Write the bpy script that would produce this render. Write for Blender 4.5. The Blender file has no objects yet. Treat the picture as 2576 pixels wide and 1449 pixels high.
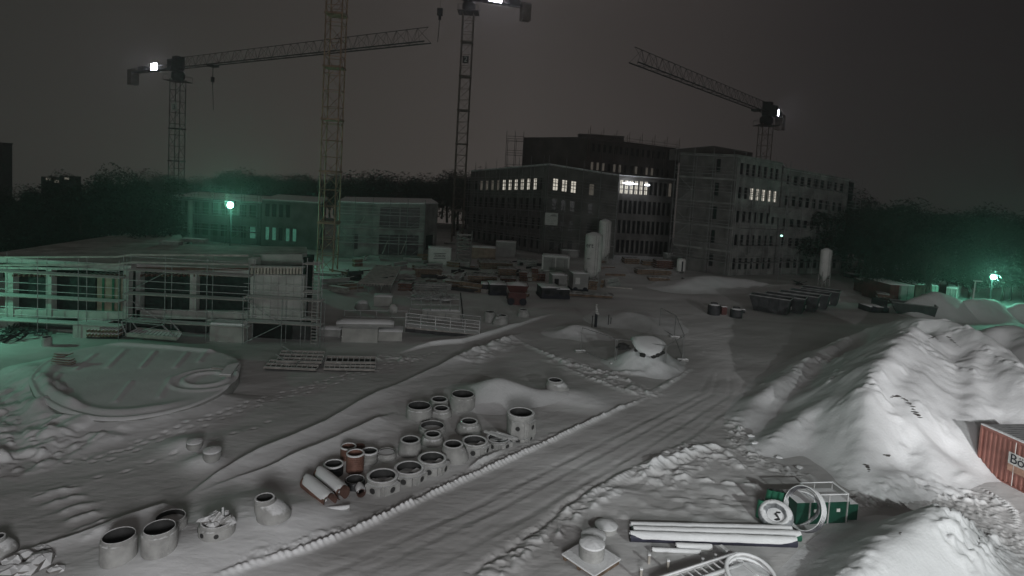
import bpy, math, random
import numpy as np
from mathutils import Vector, Matrix, noise as mnoise
random.seed(7)
R = math.radians
scene = bpy.context.scene
# ---------------------------------------------------------------- camera
CAM = np.array([0.0, 0.0, 12.5])
PITCH, ROLL, FPX, HC = R(4.0), R(3.3), 1500.0, 447.0      # picture measured on a 2576 x 1449 grid
_F = np.array([0, math.cos(PITCH), -math.sin(PITCH)]); _R0 = np.array([1.0, 0, 0]); _U0 = np.cross(_R0, _F)
_Rt = math.cos(ROLL) * _R0 + math.sin(ROLL) * _U0
_Up = -math.sin(ROLL) * _R0 + math.cos(ROLL) * _U0
PY0 = HC - FPX * _F[2] / _Up[2]
cd = bpy.data.cameras.new('camera'); cam = bpy.data.objects.new('camera', cd); scene.collection.objects.link(cam)
cam.matrix_world = Matrix(((_Rt[0], _Up[0], -_F[0], CAM[0]), (_Rt[1], _Up[1], -_F[1], CAM[1]), (_Rt[2], _Up[2], -_F[2], CAM[2]), (0, 0, 0, 1)))
cd.sensor_fit = 'HORIZONTAL'; cd.sensor_width = 36.0; cd.lens = 36.0 * FPX / 2576.0
cd.shift_y = (PY0 - 724.5) / 2576.0
cd.clip_start = 0.1; cd.clip_end = 3000
scene.camera = cam
HAZE = 0.0018
# ---------------------------------------------------------------- world: low cloud lit by the town
w = bpy.data.worlds.new('World'); scene.world = w; w.use_nodes = True
nt = w.node_tree; N = nt.nodes; L = nt.links
bg = N['Background']
tc = N.new('ShaderNodeTexCoord'); sep = N.new('ShaderNodeSeparateXYZ'); L.new(tc.outputs['Generated'], sep.inputs[0])
rx = N.new('ShaderNodeValToRGB'); mr = N.new('ShaderNodeMapRange')
mr.inputs['From Min'].default_value = -1; mr.inputs['From Max'].default_value = 1
L.new(sep.outputs['X'], mr.inputs['Value']); L.new(mr.outputs[0], rx.inputs[0])
e = rx.color_ramp.elements
e[0].position = 0.15; e[0].color = (0.026, 0.026, 0.0235, 1)
e[1].position = 0.86; e[1].color = (0.0105, 0.0095, 0.0098, 1)
for p, c in ((0.36, (0.042, 0.0370, 0.0335, 1)), (0.50, (0.053, 0.0465, 0.0430, 1)), (0.62, (0.0370, 0.0320, 0.0300, 1)), (0.73, (0.0195, 0.0172, 0.0170, 1))):
    k = e.new(p); k.color = c
rz = N.new('ShaderNodeValToRGB'); L.new(sep.outputs['Z'], rz.inputs[0])
z = rz.color_ramp.elements
z[0].position = 0.0; z[0].color = (1, 1, 1, 1); z[1].position = 0.8; z[1].color = (0.9, 0.9, 0.9, 1)
k = z.new(0.25); k.color = (0.80, 0.80, 0.82, 1)
mx = N.new('ShaderNodeMix'); mx.data_type = 'RGBA'; mx.blend_type = 'MULTIPLY'; mx.inputs['Factor'].default_value = 1
L.new(rx.outputs[0], mx.inputs[6]); L.new(rz.outputs[0], mx.inputs[7])
nz = N.new('ShaderNodeTexNoise'); nz.inputs['Scale'].default_value = 2.2; nz.inputs['Detail'].default_value = 4
L.new(tc.outputs['Generated'], nz.inputs['Vector'])
mr2 = N.new('ShaderNodeMapRange'); mr2.inputs['To Min'].default_value = 0.88; mr2.inputs['To Max'].default_value = 1.12; L.new(nz.outputs[0], mr2.inputs['Value'])
mx2 = N.new('ShaderNodeMix'); mx2.data_type = 'RGBA'; mx2.blend_type = 'MULTIPLY'; mx2.inputs['Factor'].default_value = 1
L.new(mx.outputs[2], mx2.inputs[6]); L.new(mr2.outputs[0], mx2.inputs[7])
L.new(mx2.outputs[2], bg.inputs['Color']); bg.inputs['Strength'].default_value = 1.3
vs = scene.view_settings; vs.view_transform = 'Standard'; vs.look = 'None'; vs.exposure = 0; vs.gamma = 1
# ---------------------------------------------------------------- lamps that stand outside the frame (real site floodlights)
def lamp(name, typ, loc, power, col, target=None, angle=60, blend=1, size=0.3):
    d = bpy.data.lights.new(name, typ); d.energy = power; d.color = col
    d.shadow_soft_size = size
    if typ == 'SPOT': d.spot_size = R(angle); d.spot_blend = blend
    o = bpy.data.objects.new(name, d); scene.collection.objects.link(o); o.location = loc
    if target is not None:
        o.rotation_euler = (Vector(target) - Vector(loc)).to_track_quat('-Z', 'Y').to_euler()
    return o
lamp('floodlight', 'SPOT', (24.0, -2.0, 11.0), 24000, (1.0, 0.99, 1.0), (29.5, 27, 2), 50, 0.5, 0.12)
lamp('yard_lamp', 'SPOT', (15.5, 0.0, 11.0), 9500, (0.95, 1.0, 0.99), (14.5, 19, 0), 80, 1.0, 0.15)
lamp('entrance_lamp', 'POINT', (0.5, -5.0, 8.8), 13000, (0.99, 0.985, 0.995), size=2.6)
lamp('street_light', 'SPOT', (-40.0, 35.0, 5.0), 2200, (0.30, 1.0, 0.66), (-27, 38.0, 0), 120, 1.0, 0.25)
scene.cycles.max_bounces = 5; scene.cycles.diffuse_bounces = 3; scene.cycles.glossy_bounces = 2
scene.cycles.volume_bounces = 0; scene.cycles.use_denoising = True
scene.cycles.volume_step_rate = 10; scene.cycles.volume_max_steps = 32
# ---------------------------------------------------------------- picture <-> place
def ray(x, y): return (x - 1288.0) * _Rt + (PY0 - y) * _Up + FPX * _F
def atz(x, y, z=0.0):
    d = ray(x, y); t = (z - CAM[2]) / d[2]; return Vector(CAM + d * t)
def atY(x, y, Y):
    d = ray(x, y); return Vector(CAM + d * (Y / d[1]))
def proj(p):
    q = np.array(p) - CAM; dd = q @ _F
    return 1288 + FPX * (q @ _Rt) / dd, PY0 - FPX * (q @ _Up) / dd
def zat(X, Y, y):                                  # height over plan point (X, Y) that shows at row y
    z = 1.0
    for _ in range(6):
        px, _p = proj((X, Y, z)); z = atY(px, y, Y).z
    return z
def stand(x, ybot, r=0.0):                          # centre of a round thing whose near foot shows at (x, ybot)
    g = atz(x, ybot); d = Vector((g.x, g.y, 0)).normalized(); return g + d * r
def wpx(n, Y): return n * Y / FPX                   # n picture units at distance Y, in metres
# ---------------------------------------------------------------- materials
MAT = {}
def mat(name, col, rough=0.8, var=0.25, scale=3.0, bump=0.0, bscale=20.0, metal=0.0, snow=0.0, col2=None, emit=None, stripes=None, snow_lo=0.55):
    if name in MAT: return MAT[name]
    m = bpy.data.materials.new(name); m.use_nodes = True; t = m.node_tree; n = t.nodes; l = t.links
    b = n['Principled BSDF']; b.inputs['Roughness'].default_value = rough; b.inputs['Metallic'].default_value = metal
    if 'Specular IOR Level' in b.inputs: b.inputs['Specular IOR Level'].default_value = 0.25
    co = n.new('ShaderNodeTexCoord'); nz = n.new('ShaderNodeTexNoise'); nz.inputs['Scale'].default_value = scale; nz.inputs['Detail'].default_value = 6
    l.new(co.outputs['Object'], nz.inputs['Vector'])
    cr = n.new('ShaderNodeValToRGB'); l.new(nz.outputs[0], cr.inputs[0])
    c = np.array(col); c2 = np.array(col2) if col2 is not None else np.clip(c * (1 + var), 0, 1)
    cr.color_ramp.elements[0].position = 0.35; cr.color_ramp.elements[1].position = 0.68
    cr.color_ramp.elements[0].color = (*(c * (1 - var)), 1); cr.color_ramp.elements[1].color = (*c2, 1)
    out = cr.outputs[0]
    if stripes:
        wv = n.new('ShaderNodeTexWave'); wv.inputs['Scale'].default_value = stripes[0]; wv.bands_direction = stripes[1]; wv.inputs['Distortion'].default_value = stripes[2]
        l.new(co.outputs['Object'], wv.inputs['Vector'])
        mm = n.new('ShaderNodeMix'); mm.data_type = 'RGBA'; mm.blend_type = 'MULTIPLY'; mm.inputs['Factor'].default_value = stripes[3]
        l.new(out, mm.inputs[6]); l.new(wv.outputs[0], mm.inputs[7]); out = mm.outputs[2]
    if snow > 0:
        ge = n.new('ShaderNodeNewGeometry'); sp = n.new('ShaderNodeSeparateXYZ'); l.new(ge.outputs['Normal'], sp.inputs[0])
        n2 = n.new('ShaderNodeTexNoise'); n2.inputs['Scale'].default_value = 6; l.new(co.outputs['Object'], n2.inputs['Vector'])
        ad = n.new('ShaderNodeMath'); ad.operation = 'MULTIPLY_ADD'; ad.inputs[1].default_value = 0.5; ad.inputs[2].default_value = -0.25; l.new(n2.outputs[0], ad.inputs[0])
        a2 = n.new('ShaderNodeMath'); a2.operation = 'ADD'; l.new(sp.outputs['Z'], a2.inputs[0]); l.new(ad.outputs[0], a2.inputs[1])
        m2 = n.new('ShaderNodeMapRange'); m2.inputs['From Min'].default_value = snow_lo; m2.inputs['From Max'].default_value = snow_lo + 0.15; m2.inputs['To Max'].default_value = snow; l.new(a2.outputs[0], m2.inputs['Value'])
        m3 = n.new('ShaderNodeMix'); m3.data_type = 'RGBA'; l.new(m2.outputs[0], m3.inputs['Factor']); l.new(out, m3.inputs[6]); m3.inputs[7].default_value = (0.80, 0.81, 0.82, 1); out = m3.outputs[2]
        l.new(out, b.inputs['Base Color'])
    else: l.new(out, b.inputs['Base Color'])
    if bump > 0:
        n3 = n.new('ShaderNodeTexNoise'); n3.inputs['Scale'].default_value = bscale; n3.inputs['Detail'].default_value = 8; l.new(co.outputs['Object'], n3.inputs['Vector'])
        bp = n.new('ShaderNodeBump'); bp.inputs['Strength'].default_value = bump; bp.inputs['Distance'].default_value = 0.05; l.new(n3.outputs[0], bp.inputs['Height']); l.new(bp.outputs[0], b.inputs['Normal'])
    if emit:
        b.inputs['Emission Color'].default_value = (*emit[0], 1); b.inputs['Emission Strength'].default_value = emit[1]
    MAT[name] = m; return m
SNOW = mat('snow', (0.78, 0.79, 0.80), 0.75, 0.06, 0.6, 0.35, 9)
def _snow_ground():
    m = bpy.data.materials.new('snow_ground'); m.use_nodes = True; n = m.node_tree.nodes; l = m.node_tree.links
    b = n['Principled BSDF']; b.inputs['Roughness'].default_value = 0.7; b.inputs['Specular IOR Level'].default_value = 0.2
    co = n.new('ShaderNodeTexCoord')
    n1 = n.new('ShaderNodeTexNoise'); n1.inputs['Scale'].default_value = 0.12; n1.inputs['Detail'].default_value = 8; n1.inputs['Distortion'].default_value = 0.6
    mp = n.new('ShaderNodeMapping'); mp.inputs['Rotation'].default_value = (0, 0, R(-38)); mp.inputs['Scale'].default_value = (0.5, 1.8, 1)
    l.new(co.outputs['Object'], mp.inputs[0]); l.new(mp.outputs[0], n1.inputs['Vector'])
    cr = n.new('ShaderNodeValToRGB'); cr.color_ramp.elements[0].position = 0.32; cr.color_ramp.elements[1].position = 0.62
    cr.color_ramp.elements[0].color = (0.47, 0.465, 0.46, 1); cr.color_ramp.elements[1].color = (0.70, 0.70, 0.70, 1)
    l.new(n1.outputs[0], cr.inputs[0]); at = n.new('ShaderNodeAttribute'); at.attribute_name = 'raised'; mm = n.new('ShaderNodeMix'); mm.data_type = 'RGBA'
    l.new(at.outputs['Fac'], mm.inputs['Factor']); l.new(cr.outputs[0], mm.inputs[6]); mm.inputs[7].default_value = (0.86, 0.87, 0.88, 1); l.new(mm.outputs[2], b.inputs['Base Color'])
    n2 = n.new('ShaderNodeTexNoise'); n2.inputs['Scale'].default_value = 1.6; n2.inputs['Detail'].default_value = 9; n2.inputs['Roughness'].default_value = 0.6; l.new(mp.outputs[0], n2.inputs['Vector'])
    bp = n.new('ShaderNodeBump'); bp.inputs['Strength'].default_value = 0.45; bp.inputs['Distance'].default_value = 0.08; l.new(n2.outputs[0], bp.inputs['Height']); l.new(bp.outputs[0], b.inputs['Normal'])
    return m
SNOWG = _snow_ground()
CONC = mat('concrete', (0.33, 0.33, 0.32), 0.85, 0.2, 2.0, 0.3, 14, snow=0.0)
CONCS = mat('concrete_snowy', (0.30, 0.30, 0.29), 0.85, 0.22, 2.5, 0.3, 14, snow=1.0)
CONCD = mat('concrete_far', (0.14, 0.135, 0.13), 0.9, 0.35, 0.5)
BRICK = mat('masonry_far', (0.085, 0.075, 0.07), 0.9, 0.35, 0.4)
DARK = mat('unlit_dark', (0.012, 0.012, 0.012), 0.9)  # near-black colour painting unlit insides; other dark parts share it
GALV = mat('galvanised', (0.30, 0.31, 0.31), 0.5, 0.3, 6, metal=0.3, snow=0.8)
GALVD = mat('galvanised_far', (0.23, 0.23, 0.23), 0.6, 0.3, 2)
DECK = mat('scaffold_deck', (0.32, 0.30, 0.28), 0.8, 0.3, 2, snow=1.0)
BLACKP = mat('black_plastic', (0.02, 0.02, 0.022), 0.45, 0.3, 5, snow=0.9)
RUST = mat('terracotta', (0.20, 0.105, 0.08), 0.6, 0.25, 3)
RUSTS = mat('terracotta_snowy', (0.20, 0.105, 0.08), 0.6, 0.25, 3, snow=1.0, snow_lo=0.3)
GREENP = mat('green_plastic', (0.02, 0.11, 0.065), 0.45, 0.25, 3)
GREENS = mat('green_snowy', (0.012, 0.062, 0.04), 0.5, 0.25, 3, snow=1.0)
YEL = mat('crane_yellow', (0.36, 0.25, 0.18), 0.6, 0.3, 1.5)
STEELD = mat('crane_dark', (0.04, 0.042, 0.045), 0.6, 0.3, 1)
STEELM = mat('crane_grey', (0.16, 0.13, 0.11), 0.6, 0.3, 1)
REDC = mat('red_paint', (0.30, 0.135, 0.11), 0.6, 0.2, 1.2)
REDD = mat('red_dark', (0.09, 0.032, 0.03), 0.6, 0.3, 1.2, snow=1.0)
WOOD = mat('wood', (0.17, 0.12, 0.085), 0.85, 0.4, 3, snow=1.0)
WOODR = mat('wood_red', (0.12, 0.06, 0.048), 0.85, 0.3, 3, snow=1.0)
WHITE = mat('white_paint', (0.62, 0.62, 0.60), 0.6, 0.1, 1.2)
GREY = mat('grey_paint', (0.30, 0.30, 0.29), 0.6, 0.15, 1.2, snow=1.0)
SKIP = mat('skip_steel', (0.035, 0.035, 0.038), 0.6, 0.5, 2, snow=0.0)
BARK = mat('bark', (0.045, 0.04, 0.036), 0.95, 0.3, 4)
NEEDLE = mat('needles', (0.02, 0.03, 0.022), 0.95, 0.4, 1.5)
TWIG = mat('twigs', (0.05, 0.043, 0.038), 0.95, 0.4, 1.5)
GLASSD = mat('dark_pane', (0.015, 0.017, 0.018), 0.25, 0.3, 0.3)
LITW = mat('lit_window', (0.5, 0.48, 0.42), 0.6, emit=((1.0, 0.93, 0.80), 0.62))
LITD = mat('dim_window', (0.3, 0.28, 0.24), 0.6, emit=((1.0, 0.88, 0.74), 0.05))
LITG = mat('green_window', (0.1, 0.3, 0.2), 0.6, emit=((0.35, 1.0, 0.75), 0.09))
LITB = mat('bright_tube', (0.9, 0.9, 0.9), 0.6, emit=((0.9, 0.95, 1.0), 6.0))
SIGNW = mat('sign_light', (0.9, 0.9, 0.9), 0.6, emit=((0.86, 0.86, 1.0), 30.0))
LAMPG = mat('lamp_green', (0.5, 1, 0.8), 0.6, emit=((0.30, 1.0, 0.72), 60.0))
INK = mat('ink', (0.02, 0.022, 0.03), 0.7)
DIMSNOW = mat('dim_patchy_snow', (0.34, 0.33, 0.32), 0.9, 0.55, 2.2, 0.4, 6, col2=(.62, .62, .62))  # thin patchy snow, darkened to paint the dim middle yard
ROOFS = mat('roof_snow', (0.36, 0.34, 0.33), 0.85, 0.2, 0.7, 0.4, 4, col2=(.55, .53, .52))
SHEET = mat('shaded_sheet', (0.022, 0.025, 0.025), 0.3, 0.6, 2.5, 0.8, 3)  # plastic kept near-black: the shade of the openings is put into its colour
TARP = mat('board_panel', (0.30, 0.24, 0.19), 0.8, 0.3, 1.5)
# ---------------------------------------------------------------- object helpers
ORIG = {}
def tag(o, label=None, cat=None, group=None, kind=None):
    if label: o['label'] = label
    if cat: o['category'] = cat
    if group: o['group'] = group
    if kind: o['kind'] = kind
    return o
def thing(name, label, cat, loc=(0, 0, 0), rz=0.0, group=None):
    o = bpy.data.objects.new(name, None); scene.collection.objects.link(o); o.empty_display_size = 0.2
    o.location = loc; o.rotation_euler = (0, 0, rz); ORIG[o.name] = Vector(loc)
    return tag(o, label, cat, group, 'thing')
class MB:
    def __init__(s): s.v = []; s.f = []; s.m = []; s.cur = 0
    def mi(s, i): s.cur = i; return s
    def add(s, vs, fs):
        k = len(s.v); s.v += [tuple(q) for q in vs]; s.f += [tuple(a + k for a in f) for f in fs]; s.m += [s.cur] * len(fs); return s
    def hexa(s, c):          # 8 corners: bottom 4 ccw, top 4 ccw
        return s.add(c, [(3, 2, 1, 0), (4, 5, 6, 7), (0, 1, 5, 4), (1, 2, 6, 5), (2, 3, 7, 6), (3, 0, 4, 7)])
    def box(s, c, d, rz=0.0, M=None):
        hx, hy, hz = d[0] / 2, d[1] / 2, d[2] / 2; ca, sa = math.cos(rz), math.sin(rz); o = []
        for zz in (-hz, hz):
            for a, b in ((-hx, -hy), (hx, -hy), (hx, hy), (-hx, hy)):
                o.append((c[0] + a * ca - b * sa, c[1] + a * sa + b * ca, c[2] + zz))
        if M is not None: o = [M @ Vector(q) for q in o]
        return s.hexa(o)
    def tube(s, a, b, r, n=5, r2=None, cap=True):
        a = Vector(a); b = Vector(b); d = b - a
        if d.length < 1e-6: return s
        q = d.to_track_quat('Z', 'Y'); r2 = r if r2 is None else r2; vs = []
        for p, rr in ((a, r), (b, r2)):
            for i in range(n): vs.append(p + q @ Vector((rr * math.cos(2 * math.pi * i / n), rr * math.sin(2 * math.pi * i / n), 0)))
        fs = [(i, (i + 1) % n, n + (i + 1) % n, n + i) for i in range(n)]
        if cap: fs += [tuple(range(n - 1, -1, -1)), tuple(range(n, 2 * n))]
        return s.add(vs, fs)
    def bar(s, a, b, wd, ht):                     # rectangular bar from a to b
        a = Vector(a); b = Vector(b); d = (b - a).normalized(); u = Vector((0, 0, 1))
        if abs(d.z) > 0.95: u = Vector((0, 1, 0))
        sd = d.cross(u).normalized() * wd / 2; up = sd.normalized().cross(d).normalized() * ht / 2
        return s.hexa([a - sd - up, a + sd - up, b + sd - up, b - sd - up, a - sd + up, a + sd + up, b + sd + up, b - sd + up])
    def lathe(s, prof, c=(0, 0, 0), n=32, closed=False, off=None, jit=0.0):
        vs = []; m = len(prof)
        for i in range(n):
            a = 2 * math.pi * i / n
            for r, z in prof:
                ox, oy = (off(z) if off else (0, 0)); vs.append((c[0] + ox + r * math.cos(a), c[1] + oy + r * math.sin(a), c[2] + z))
        fs = []
        for i in range(n):
            j = (i + 1) % n
            for k in range(m - 1 + (1 if closed else 0)): fs.append((i * m + k, j * m + k, j * m + (k + 1) % m, i * m + (k + 1) % m))
        return s.add(vs, fs)
    def prism(s, poly, z0, z1):
        n = len(poly); vs = [(p[0], p[1], z0) for p in poly] + [(p[0], p[1], z1) for p in poly]
        return s.add(vs, [tuple(range(n - 1, -1, -1)), tuple(range(n, 2 * n))] + [(i, (i + 1) % n, n + (i + 1) % n, n + i) for i in range(n)])
    def path(s, pts, r, n=6):
        for a, b in zip(pts, pts[1:]): s.tube(a, b, r, n)
        return s
    def build(s, name, mats, parent=None, smooth=False, world=False):
        me = bpy.data.meshes.new(name); vs = s.v
        if world and parent is not None:
            o0 = ORIG[parent.name]; vs = [(p[0] - o0.x, p[1] - o0.y, p[2] - o0.z) for p in vs]
        me.from_pydata(vs, [], s.f)
        if not isinstance(mats, (list, tuple)): mats = [mats]
        for q in mats: me.materials.append(q)
        if len(mats) > 1: me.polygons.foreach_set('material_index', s.m)
        if smooth: me.polygons.foreach_set('use_smooth', [True] * len(s.f))
        me.update(); o = bpy.data.objects.new(name, me); scene.collection.objects.link(o)
        if parent is not None: o.parent = parent; ORIG[o.name] = ORIG[parent.name]
        else: ORIG[o.name] = Vector((0, 0, 0))
        return o
def copy_tree(o, parent=None):
    c = o.copy(); scene.collection.objects.link(c); c.parent = parent
    for ch in list(o.children): copy_tree(ch, c)
    return c
def lettering(txt, parent, loc, size, rot, m, ext=0.01, name='lettering', align='CENTER'):
    cu = bpy.data.curves.new(name, 'FONT'); cu.body = txt; cu.size = size; cu.extrude = ext; cu.align_x = align; cu.align_y = 'CENTER'
    tmp = bpy.data.objects.new(name, cu); me = bpy.data.meshes.new_from_object(tmp); bpy.data.objects.remove(tmp); me.name = name
    me.materials.clear(); me.materials.append(m); o = bpy.data.objects.new(name, me); scene.collection.objects.link(o); o.parent = parent
    o.location = Vector(loc) - (ORIG[parent.name] if parent is not None and parent.name in ORIG else Vector((0, 0, 0))); o.rotation_euler = rot; return o
# ---------------------------------------------------------------- noise (numpy)
def _h(i, j, sd):
    n = (i * 374761393 + j * 668265263 + sd * 1442695041) & 0xffffffff
    n = ((n ^ (n >> 13)) * 1274126177) & 0xffffffff
    return ((n ^ (n >> 16)) & 0xffff) / 65535.0
def vn(x, y, sd=0):
    xi = np.floor(x).astype(np.int64); yi = np.floor(y).astype(np.int64); u = x - xi; v = y - yi
    u = u * u * (3 - 2 * u); v = v * v * (3 - 2 * v)
    a = _h(xi, yi, sd); b = _h(xi + 1, yi, sd); c = _h(xi, yi + 1, sd); d = _h(xi + 1, yi + 1, sd)
    return a + (b - a) * u + (c - a) * v + (a - b - c + d) * u * v
def fbm(x, y, o=4, sd=0):
    t = 0; am = 0.5
    for k in range(o): t = t + am * (vn(x, y, sd + k) - 0.5); x = x * 2.03 + 5.1; y = y * 2.03 + 1.7; am *= 0.5
    return t
def polydist(X, Y, pts):                        # distance, signed side and arclength to a polyline
    best = np.full(X.shape, 1e9); sg = np.zeros(X.shape); S = np.zeros(X.shape); s0 = 0.0; T = np.zeros(X.shape); n = len(pts)
    for i in range(n - 1):
        ax, ay = pts[i][0], pts[i][1]; bx, by = pts[i + 1][0], pts[i + 1][1]; dx, dy = bx - ax, by - ay; ll = math.hypot(dx, dy) + 1e-9
        t = np.clip(((X - ax) * dx + (Y - ay) * dy) / ll ** 2, 0, 1); ex = X - ax - t * dx; ey = Y - ay - t * dy; d = np.hypot(ex, ey)
        k = d < best; best = np.where(k, d, best); sg = np.where(k, np.sign(dx * ey - dy * ex), sg); S = np.where(k, s0 + t * ll, S); T = np.where(k, i + t, T); s0 += ll
    return best, sg, S, T
def G(*pp): return [tuple(atz(x, y)[:2]) for x, y in pp]
# ================================================================ GROUND
def ground_h(X, Y, want_raised=False):
    r = np.hypot(X, Y)
    ca, sa = math.cos(R(-38)), math.sin(R(-38)); U = X * ca - Y * sa; V = X * sa + Y * ca      # along / across the drive
    h = 0.30 * fbm(X * 0.13, Y * 0.13, 3, 3) + 0.07 * fbm(U * 0.35, V * 1.3, 4, 9) + 0.03 * fbm(X * 1.7, Y * 1.7, 3, 21)
    h = h - np.clip((r - 150) / 60, 0, 1) ** 2 * 30
    base0 = h.copy()
    def ridge(pts, wd, ht, rough=0.5, serr=0.0, cut=None):
        nonlocal h
        P = G(*pts); xs = [p[0] for p in P]; ys = [p[1] for p in P]; mg = wd * 4 + 1
        k = (X > min(xs) - mg) & (X < max(xs) + mg) & (Y > min(ys) - mg) & (Y < max(ys) + mg)
        if not k.any(): return
        x, y = X[k], Y[k]; d, s, S, T = polydist(x, y, P)
        a = 1 + rough * 1.3 * (vn(S * 1.1, S * 0 + 3, 5) - 0.5) + rough * 1.2 * (vn(x * 5.1, y * 5.1, 8) - 0.5)
        if serr: a = a * (1 - serr + serr * np.sin(S * 2 * math.pi / 0.21 + d * s * 12))
        dd = d * np.where(s > 0, 1.0, 0.75); Lt = sum(math.hypot(P[i + 1][0] - P[i][0], P[i + 1][1] - P[i][1]) for i in range(len(P) - 1)); a = a * np.clip(S / min(2.5, Lt / 3), 0, 1) * np.clip((Lt - S) / min(2.5, Lt / 3), 0, 1)
        h[k] += ht * a * np.exp(-(dd / wd) ** 2)
    def drift(pts, wd, ht, side=1, rough=0.4):           # a step: steep on one side, long on the other
        nonlocal h
        P = G(*pts); xs = [p[0] for p in P]; ys = [p[1] for p in P]; mg = wd * 4 + 1
        k = (X > min(xs) - mg) & (X < max(xs) + mg) & (Y > min(ys) - mg) & (Y < max(ys) + mg)
        if not k.any(): return
        x, y = X[k], Y[k]; d, s, S, T = polydist(x, y, P); s = s * side
        n = len(P) - 1; tp = np.clip(np.minimum(S, 9e9) / 2, 0, 1) * np.clip((n - T) * 2, 0, 1)
        a = 1 + rough * 2 * (vn(S * 0.5, S * 0 + 7, 6) - 0.5)
        h[k] += ht * a * tp * np.where(s > 0, np.exp(-(d / wd)), np.exp(-(d / (wd * 0.16)) ** 2))
    def pits(pts, sp=0.7, ofs=0.14, dep=0.12, a=0.17, b=0.11):
        nonlocal h
        P = G(*pts); xs = [p[0] for p in P]; ys = [p[1] for p in P]
        k = (X > min(xs) - 1) & (X < max(xs) + 1) & (Y > min(ys) - 1) & (Y < max(ys) + 1)
        if not k.any(): return
        x, y = X[k], Y[k]; d, s, S, T = polydist(x, y, P); q = np.floor(S / sp); u = S - (q + 0.5) * sp; v = d * s - np.where(q % 2 == 0, ofs, -ofs) - 0.3 * (vn(q * 3.1, q * 0, 4) - 0.5)
        g = np.exp(-(u / a) ** 2 - (v / b) ** 2); g2 = np.exp(-(u / (a * 1.7)) ** 2 - (v / (b * 2.0)) ** 2)
        h[k] += -dep * g + dep * 0.45 * g2
    def bumps(pts, wd, amp, fr=2.0):                     # churned snow along a line
        nonlocal h
        P = G(*pts); xs = [p[0] for p in P]; ys = [p[1] for p in P]; mg = wd * 3
        k = (X > min(xs) - mg) & (X < max(xs) + mg) & (Y > min(ys) - mg) & (Y < max(ys) + mg)
        if not k.any(): return
        x, y = X[k], Y[k]; d, s, S, T = polydist(x, y, P)
        n = np.clip(vn(x * fr, y * fr, 31) - 0.45, 0, 1) + 0.6 * np.clip(vn(x * fr * 2.3, y * fr * 2.3, 32) - 0.5, 0, 1)
        h[k] += amp * n * np.exp(-(d / wd) ** 4)
    # windrow left of the drive, like a twisted rope
    ridge([(500, 1475), (640, 1425), (760, 1388), (900, 1330), (1050, 1258), (1200, 1190), (1400, 1103), (1500, 1058), (1590, 1016), (1628, 1000)], 0.10, 0.17, 0.5, 0.14)
    bumps([(620, 1425), (900, 1322), (1200, 1182), (1400, 1095)], 0.3, 0.10, 4)
    # wheel ruts in the drive
    for o in (0, 60, 150, 235):
        ridge([(760 + o * 1.6, 1460), (1150 + o * 1.2, 1290), (1480 + o * .9, 1130), (1760 + o * .5, 990), (1790 + o * .3, 930)], 0.13, -0.025, 0.6)
        ridge([(800 + o * 1.6, 1460), (1180 + o * 1.2, 1290), (1500 + o * .9, 1130), (1775 + o * .5, 990)], 0.10, 0.015, 0.9)
    ridge([(1180, 1460), (1260, 1396), (1325, 1362), (1390, 1310), (1440, 1268), (1500, 1232), (1560, 1200), (1700, 1130), (1790, 1085)], 0.16, 0.08, 0.9, 0.05)
    ridge([(1150, 1462), (1245, 1396), (1310, 1358), (1375, 1310), (1425, 1268), (1485, 1230), (1545, 1196)], 0.16, -0.11, 0.4)
    bumps([(1200, 1460), (1290, 1392), (1400, 1322), (1470, 1262), (1520, 1235)], 0.6, 0.20, 2.6)
    # snow-covered berm between the yard and the drive (long cornice)
    drift([(455, 1262), (540, 1206), (600, 1172), (660, 1142), (740, 1108), (820, 1072), (900, 1024), (980, 984), (1065, 944), (1150, 905), (1240, 868), (1320, 835)], 0.9, 0.24, -1)
    drift([(500, 1245), (600, 1210), (700, 1178), (800, 1135), (900, 1090), (1000, 1040)], 0.8, 0.20, -1, 0.8)
    drift([(-60, 1425), (60, 1392), (150, 1370), (255, 1338), (380, 1295), (440, 1275)], 0.6, 0.2, -1)
    ridge([(1172, 1184), (1210, 1160), (1270, 1128)], 0.10, 0.16, 0.3)
    # soft drifts round the stored pipes
    for (x, y, a, b) in ((600, 1290, 1.2, .28), (720, 1310, 1.3, .25), (640, 1345, 1.6, .2), (470, 1400, 1.4, .22), (560, 1400, 2.0, .15), (330, 1432, 1.5, .2), (800, 1285, 1.2, .15), (1100, 1170, 1.5, .1), (465, 1128, .8, .3), (512, 1168, .7, .3), (1400, 1000, 1.5, .2), (1440, 1000, 1.5, .15), (1490, 1015, 1.5, .15)):
        p = atz(x, y); h += b * np.exp(-((X - p.x) ** 2 + (Y - p.y) ** 2) / a ** 2)
    # tracks
    pits([(0, 1150), (120, 1168), (220, 1168), (330, 1130), (480, 1075), (650, 1010), (820, 960), (980, 915)], 0.55, 0.10, 0.10)
    pits([(220, 1175), (340, 1138), (500, 1080), (670, 1016), (840, 966), (1000, 920), (1100, 885)], 0.5, 0.16, 0.08)
    pits([(60, 1260), (250, 1210), (400, 1165), (560, 1105), (700, 1060)], 0.9, 0.06, 0.09)
    for q in range(6): ridge([(60 + q * 25, 1262 + q * 22), (150 + q * 25, 1240 + q * 20), (235 + q * 20, 1232 + q * 16)], 0.16, 0.06, 0.9)
    bumps([(20, 1150), (150, 1120), (220, 1100)], 1.6, 0.5, 1.0)
    bumps([(0, 1000), (40, 1080), (60, 1150)], 1.8, 0.5, 1.4)
    # round slab drifts
    drift([(60, 1030), (160, 1072), (300, 1085), (420, 1068), (520, 1028), (575, 990)], 1.3, 0.35, -1, 0.6)
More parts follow.
